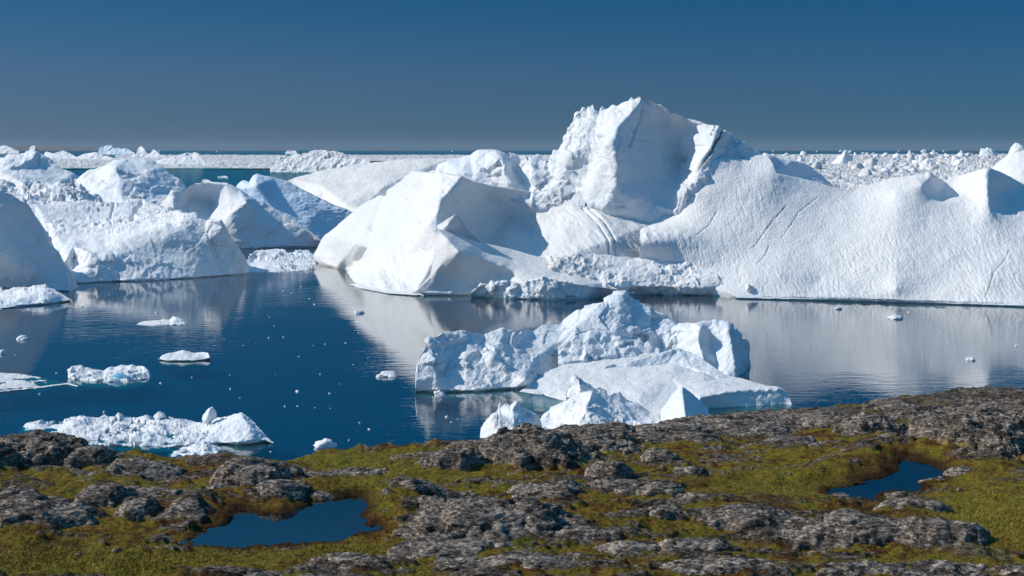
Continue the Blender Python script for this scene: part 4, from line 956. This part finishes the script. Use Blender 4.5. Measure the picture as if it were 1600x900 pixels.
def outcrop(px, py, w, H, depth, label, rot=0.0, steep=0.62, name='rock_outcrop', cat='rock outcrop', seed=None, moss=0.0, cell=0.055, bed=0.14, lean=0.0, sink=0.12, group=None):
    """px,py: photo position of its middle on the ground; w: width in photo pixels; H, depth: metres"""
    seed = px * 0.37 + py * 0.11 if seed is None else seed
    Dc = float(plane_D(py)); Xc = (px - 800) / FPX * Dc
    a = w * Dc / FPX / 2; b = depth / 2
    nx = int(np.clip(2.4 * a / cell, 24, 230)); ny = int(np.clip(2.4 * b / cell, 24, 150))
    p, q = np.meshgrid(np.linspace(-1.25, 1.25, nx), np.linspace(-1.25, 1.25, ny))
    x = p * a; y = q * b
    cr, sr = math.cos(rot), math.sin(rot)
    X = Xc + x * cr - y * sr; Y = Dc + x * sr + y * cr
    w3 = np.stack([X, Y, X * 0 + seed], -1).reshape(-1, 3)
    wp = (fbm(w3 / (0.45 * min(a, b) + 0.4), 3) * 0.28).reshape(X.shape)
    wq = (fbm(w3 / (0.45 * min(a, b) + 0.4) + 7, 3) * 0.28).reshape(X.shape)
    pp, qq = p + wp, q + wq
    qs = np.where(qq < 0, qq, qq)                       # steep on the near side, gently dipping behind
    r = (np.abs(pp) ** 2.3 + np.abs(qs) ** 2.3) ** (1 / 2.3)
    core = np.clip(1 - r ** 3.0, 0, 1) ** 0.55
    slope = np.clip(0.5 - 0.5 * qq * 1.0, 0, 1)
    core = np.clip(1 - r ** (2.0 + steep), 0, 1) ** (0.95 - 0.5 * steep)
    f = core * ((1 - steep) + steep * (0.45 + 0.55 * slope)) * (1 + lean * pp)
    big = fbm(w3 / np.array([2.4, 0.9, 1.0]) + 3.3, 3).reshape(X.shape)
    f = f * (1 + 0.24 * big)
    h = f * H
    st = 0.22 * max(H, 0.4)                              # bedding steps
    ph = h / st + 0.8 * fbm(w3 / 1.4 + 11, 2).reshape(X.shape)
    fr_ = ph - np.floor(ph)
    h = h + bed * 2.2 * st * (sstep(0.0, 0.85, fr_) - sstep(0.85, 1.0, fr_)) * np.clip(core * 2, 0, 1)
    g = ground_z(X.ravel(), Y.ravel(), False).reshape(X.shape)
    Z = g + h - sink - 1.2 * np.clip(r - 1.0, 0, 1)
    P = np.stack([X, Y, Z], -1)
    N = grid_normals(P); N *= np.where(N[..., 2:3] < 0, -1, 1)
    v3 = P.reshape(-1, 3) * np.array([1, 1, 1.8]) + seed
    amp = min(1.0, 0.35 + 0.5 * H)
    k1 = perlin(v3 / np.array([2.6, 0.8, 0.7]) + 41); k2 = perlin(v3 / np.array([0.9, 2.0, 1.4]) + 57)
    d = (0.03 * fbm(v3 / 0.7, 3) + 0.085 * facets(v3 / np.array([2.0, 0.9, 0.6]), 3.0) + 0.02 * facets(v3 / np.array([0.7, 0.3, 0.22]), 8.0) + 0.012 * ridged(v3 / np.array([1.3, 0.22, 0.22]), 3)) * amp
    d = d - 0.13 * amp * np.exp(-(k1 / 0.05) ** 2) - 0.10 * amp * np.exp(-(k2 / 0.035) ** 2)
    P = P + N * d.reshape(X.shape)[..., None]
    edge = np.clip((0.42 - core) * 0.8, -0.14, 0.35) + moss * 0.3 - 0.12 * np.clip(1 - N[..., 2] , 0, 1)
    o = mesh_obj(name, P.reshape(-1, 3), grid_faces(ny, nx), m_rock, attrs={'edge': edge.ravel()})
    return tag(o, label, cat, group)

RO = [
 # px, py, w, H, depth, label, kwargs
 (50, 716, 175, 1.30, 5.5, 'big dark hump of rock on the skyline at the left end', dict(steep=0.6)),
 (-30, 730, 120, 1.3, 4.0, 'dark rock rising out of the left edge of the view', dict()),
 (143, 722, 74, 0.75, 2.8, 'dark rounded rock between the big left hump and the ridge behind the ice heap', dict()),
 (222, 734, 120, 0.62, 3.2, 'dark rock sloping right in front of the long rough floe', dict(lean=-0.3)),
 (228, 764, 85, 0.32, 1.6, 'low black slab below the sloping dark rock at left', dict()),
 (165, 785, 95, 0.75, 2.2, 'blocky rock with a dark front in the moss at left', dict(steep=0.7)),
 (60, 812, 190, 0.60, 3.6, 'wide grey rock field sloping up at the left edge', dict(bed=0.2)),
 (20, 775, 90, 0.45, 2.4, 'grey rock above the sloping field at the left edge', dict()),
 (215, 806, 66, 0.62, 1.3, 'dark rounded boulder left of the larger pond', dict(steep=0.7, name='boulder', cat='boulder')),
 (282, 780, 52, 0.5, 2.0, 'pale flat rock in the moss above the larger pond', dict()),
 (398, 752, 135, 0.95, 3.4, 'large rounded dark outcrop above the larger pond', dict(steep=0.6)),
 (332, 775, 46, 0.5, 1.2, 'small square dark rock left of the large rounded outcrop', dict()),
 (446, 787, 92, 0.45, 1.5, 'dark wet rock on the far bank of the larger pond', dict(steep=0.6)),
 (296, 806, 70, 0.45, 1.4, 'rock on the left bank of the larger pond', dict(steep=0.6)),
 (535, 744, 165, 0.35, 2.2, 'long flat slab edge across the grass, left of centre', dict(bed=0.25)),
 (648, 710, 86, 0.35, 2.4, 'thin flat rock on the grassy crest', dict()),
 (700, 731, 108, 0.85, 2.8, 'dark outcrop with a rounded right end below the crest', dict(steep=0.65, lean=0.3)),
 (745, 695, 100, 0.3, 3.0, 'low ledge on the crest just left of the rock knoll', dict()),
 (838, 718, 190, 1.25, 6.5, 'large steep rock knoll in the middle with a dark cracked face', dict(steep=0.35, bed=0.2)),
 (930, 690, 190, 0.80, 7.0, 'broad cracked bedrock behind the knoll, under the white apron', dict(steep=0.2)),
 (1035, 682, 210, 0.59, 7.0, 'long rock slab of the crest under the ice pyramid', dict(steep=0.2, moss=0.1)),
 (1140, 668, 210, 0.62, 6.5, 'sloping grey slab of the crest under the right end of the near berg', dict(steep=0.3)),
 (1250, 656, 190, 0.57, 6.0, 'crest slab with mossy hollows right of the near berg', dict(steep=0.3)),
 (682, 780, 128, 0.50, 2.2, 'grey whaleback rock right of the larger pond', dict()),
 (760, 826, 290, 0.85, 5.2, 'long pale whaleback slab in the centre foreground', dict(bed=0.22, steep=0.4)),
 (700, 858, 200, 0.45, 2.2, 'mottled rock ledge under the long pale whaleback', dict(bed=0.22)),
 (850, 778, 130, 0.5, 2.4, 'grey slab between the knoll and the pale whaleback', dict()),
 (560, 880, 150, 0.32, 1.8, 'low layered ledge right of the bright sedge', dict(bed=0.3)),
 (470, 900, 240, 0.25, 1.4, 'thin bottom ledge left of centre, cut by the lower edge', dict(bed=0.3)),
 (800, 884, 300, 0.32, 1.8, 'low dark ledge along the bottom of the centre', dict(bed=0.3)),
 (952, 744, 70, 0.85, 1.8, 'single grey boulder in the moss right of the knoll', dict(steep=0.6, name='boulder', cat='boulder')),
 (1032, 716, 62, 0.6, 1.8, 'boulder in the hollow between the knoll and the mossy bank', dict(name='boulder', cat='boulder')),
 (982, 704, 38, 0.45, 1.4, 'small dark boulder above the single grey boulder', dict(name='boulder', cat='boulder')),
 (1080, 737, 58, 0.45, 0.9, 'squared pale boulder standing alone on the mossy bank', dict(steep=0.7, name='boulder', cat='boulder', sink=0.05)),
 (985, 772, 150, 0.55, 2.4, 'rounded slab in the middle of the right foreground', dict()),
 (1028, 780, 80, 0.55, 1.4, 'dark rounded boulder under the rounded slab', dict(steep=0.7, name='boulder', cat='boulder')),
 (1088, 786, 62, 0.42, 1.1, 'oval boulder at the right end of the rounded slab', dict(name='boulder', cat='boulder')),
 (1035, 808, 80, 0.42, 1.5, 'pale broken rock in front of the dark rounded boulder', dict(bed=0.25)),
 (1175, 812, 190, 0.5, 2.4, 'speckled slab right of centre', dict(bed=0.22)),
 (1330, 838, 310, 0.62, 2.8, 'long banded whaleback slab at lower right', dict(bed=0.22, steep=0.6)),
 (1452, 845, 190, 0.72, 2.4, 'dark bulging end of the banded slab at lower right', dict(bed=0.2, steep=0.65)),
 (905, 840, 170, 0.42, 2.0, 'low cracked slab below the centre right', dict(bed=0.25)),
 (1090, 858, 130, 0.50, 1.5, 'dark fronted block in the grass at lower centre right', dict(steep=0.75)),
 (980, 858, 120, 0.4, 1.5, 'low mottled rock left of the dark fronted block', dict()),
 (1130, 896, 260, 0.34, 1.6, 'pale bottom ledge right of centre', dict(bed=0.3)),
 (1400, 895, 330, 0.36, 1.8, 'grey bottom ledge at the lower right', dict(bed=0.3)),
 (1590, 900, 90, 0.3, 1.5, 'dark ledge in the bottom right corner', dict(bed=0.3)),
 (1352, 676, 110, 0.84, 3.2, 'dark cracked boulder on the crest above the smaller pond', dict(steep=0.6, lean=0.2)),
 (1295, 668, 80, 0.7, 2.6, 'grey rock left of the dark cracked boulder', dict()),
 (1238, 688, 95, 0.55, 3.0, 'tilted grey slab in the moss above the smaller pond', dict()),
 (1278, 700, 36, 0.35, 0.9, 'small pale leaning stone at the foot of the tilted slab', dict(name='boulder', cat='boulder')),
 (1540, 700, 230, 1.61, 7.0, 'massive cracked rock face above the smaller pond at right', dict(steep=0.4, bed=0.2)),
 (1545, 652, 300, 0.83, 8.0, 'bare rock crest on the skyline at the right end', dict(steep=0.2, bed=0.2)),
 (1405, 640, 150, 0.6, 6.0, 'low pale rock of the skyline left of the bare crest', dict(steep=0.2)),
 (1385, 690, 40, 0.4, 1.0, 'dark small stone below the dark cracked boulder', dict(name='boulder', cat='boulder')),
 (1430, 790, 130, 0.36, 1.5, 'pale mottled rock on the near bank of the smaller pond', dict()),
 (1315, 757, 34, 0.16, 0.8, 'rusty stone lying in the smaller pond', dict(name='boulder', cat='boulder', sink=0.02)),
 (1492, 737, 40, 0.35, 0.9, 'pale stone at the water under the massive face', dict(name='boulder', cat='boulder')),
 (1505, 738, 26, 0.28, 0.6, 'smaller pale stone right of the one at the pond end', dict(name='boulder', cat='boulder')),
 (1398, 756, 46, 0.14, 0.7, 'low dark rock breaking the surface in the middle of the smaller pond', dict(name='boulder', cat='boulder', sink=0.0)),
 (1452, 741, 60, 0.13, 0.8, 'dark weedy shoal at the right end of the smaller pond', dict(sink=0.0, moss=0.6)),
 (546, 803, 22, 0.10, 0.35, 'tiny mossy islet in the larger pond', dict(name='boulder', cat='boulder', sink=0.0, moss=0.8)),
 (505, 787, 40, 0.16, 0.5, 'small mossy point at the back of the larger pond', dict(name='boulder', cat='boulder', sink=0.02, moss=0.8)),
]
for (px, py, w, H, dp, lab, kw) in RO:
    outcrop(px, py, w, H, dp, lab, **kw)

# loose stones
rs = random.Random(21)
STONES = [(1098, 716, 14), (716, 760, 10), (1130, 735, 10), (1062, 768, 10), (122, 858, 14), (182, 852, 16), (1175, 728, 9), (1500, 762, 12), (1020, 845, 10), (560, 812, 9), (938, 772, 9), (880, 850, 9), (1235, 742, 8), (640, 865, 9), (1560, 770, 9), (300, 845, 8)]
for k, (px, py, w) in enumerate(STONES):
    D = float(plane_D(py)); s = D / FPX
    z = float(ground_z(np.array([(px - 800) * s]), np.array([D]))[0])
    rubble('stone', px, py, w, w * 0.5, k * 3.1, mat=m_rock, D=D, z0=z, label='small pale loose stone lying in the moss', cat='stone', group='loose stones in the moss', res=8)

# sedge and moss tufts: countless, one mesh
def tufts():
    r = np.random.RandomState(5)
    n = 60000
    px = r.uniform(-120, 1720, n); py = 660 + 260 * r.random_sample(n) ** 0.8
    D = plane_D(py) ; X = (px - 800) / FPX * D
    q = np.stack([X, D, X * 0], -1)
    dens_ = fbm(q / 2.5 + 4.4, 3) + 0.25
    lush = lush_at(px, py)
    keep = (r.random_sample(n) < np.clip(dens_ * 0.9 + lush, 0, 1)) & (D < np.interp(px, CX, CD) - 0.3)
    Q = np.stack([X, D], -1)
    keep &= (poly_sd(Q, PA) > 0.12) & (poly_sd(Q, PB) > 0.2)
    X, D, lush = X[keep], D[keep], lush[keep]
    Z = ground_z(X, D)
    n = len(X); B = 5
    base = np.repeat(np.stack([X, D, Z - 0.02], -1), B, 0) + np.concatenate([r.normal(0, 0.055, (n * B, 2)), np.zeros((n * B, 1))], 1)
    hgt = np.repeat(0.035 + 0.065 * np.clip(lush, 0, 1), B) * r.uniform(0.5, 1.3, n * B)
    ang = r.uniform(0, 2 * np.pi, n * B); wd = 0.007 + 0.012 * r.random_sample(n * B)
    side = np.stack([np.cos(ang), np.sin(ang), ang * 0], -1) * wd[:, None]
    tip = base + np.stack([r.normal(0.25, 0.35, n * B) * hgt, r.normal(0, 0.35, n * B) * hgt, hgt], -1)
    V = np.stack([base - side, base + side, tip], 1).reshape(-1, 3)
    F = np.arange(len(V)).reshape(-1, 3)
    tag(mesh_obj('grass', V, F, m_grass, loc=(0, 40, 29), smooth=False), 'short sedge and moss tufts covering the shore', 'grass', kind='stuff')
tufts()

# ------------------------------------------------------------------ air
m_haze, nt, n, l, p = new_mat('sea_air')
n.remove(p)
vp = nd(nt, 'ShaderNodeVolumePrincipled')
vp.inputs['Color'].default_value = (0.55, 0.72, 0.90, 1)
vp.inputs['Density'].default_value = 0.000007
l.new(vp.outputs[0], n['Material Output'].inputs['Volume'])
R_, zb, zt = 95000.0, -6.0, 440.0
hv = [(x, y, z) for z in (zb, zt) for (x, y) in ((-R_, -R_), (R_, -R_), (R_, R_), (-R_, R_))]
hf = [(0, 3, 2, 1), (4, 5, 6, 7), (0, 1, 5, 4), (1, 2, 6, 5), (2, 3, 7, 6), (3, 0, 4, 7)]
tag(mesh_obj('haze', hv, hf, m_haze, loc=(0, 0, 0), smooth=False), kind='stuff')
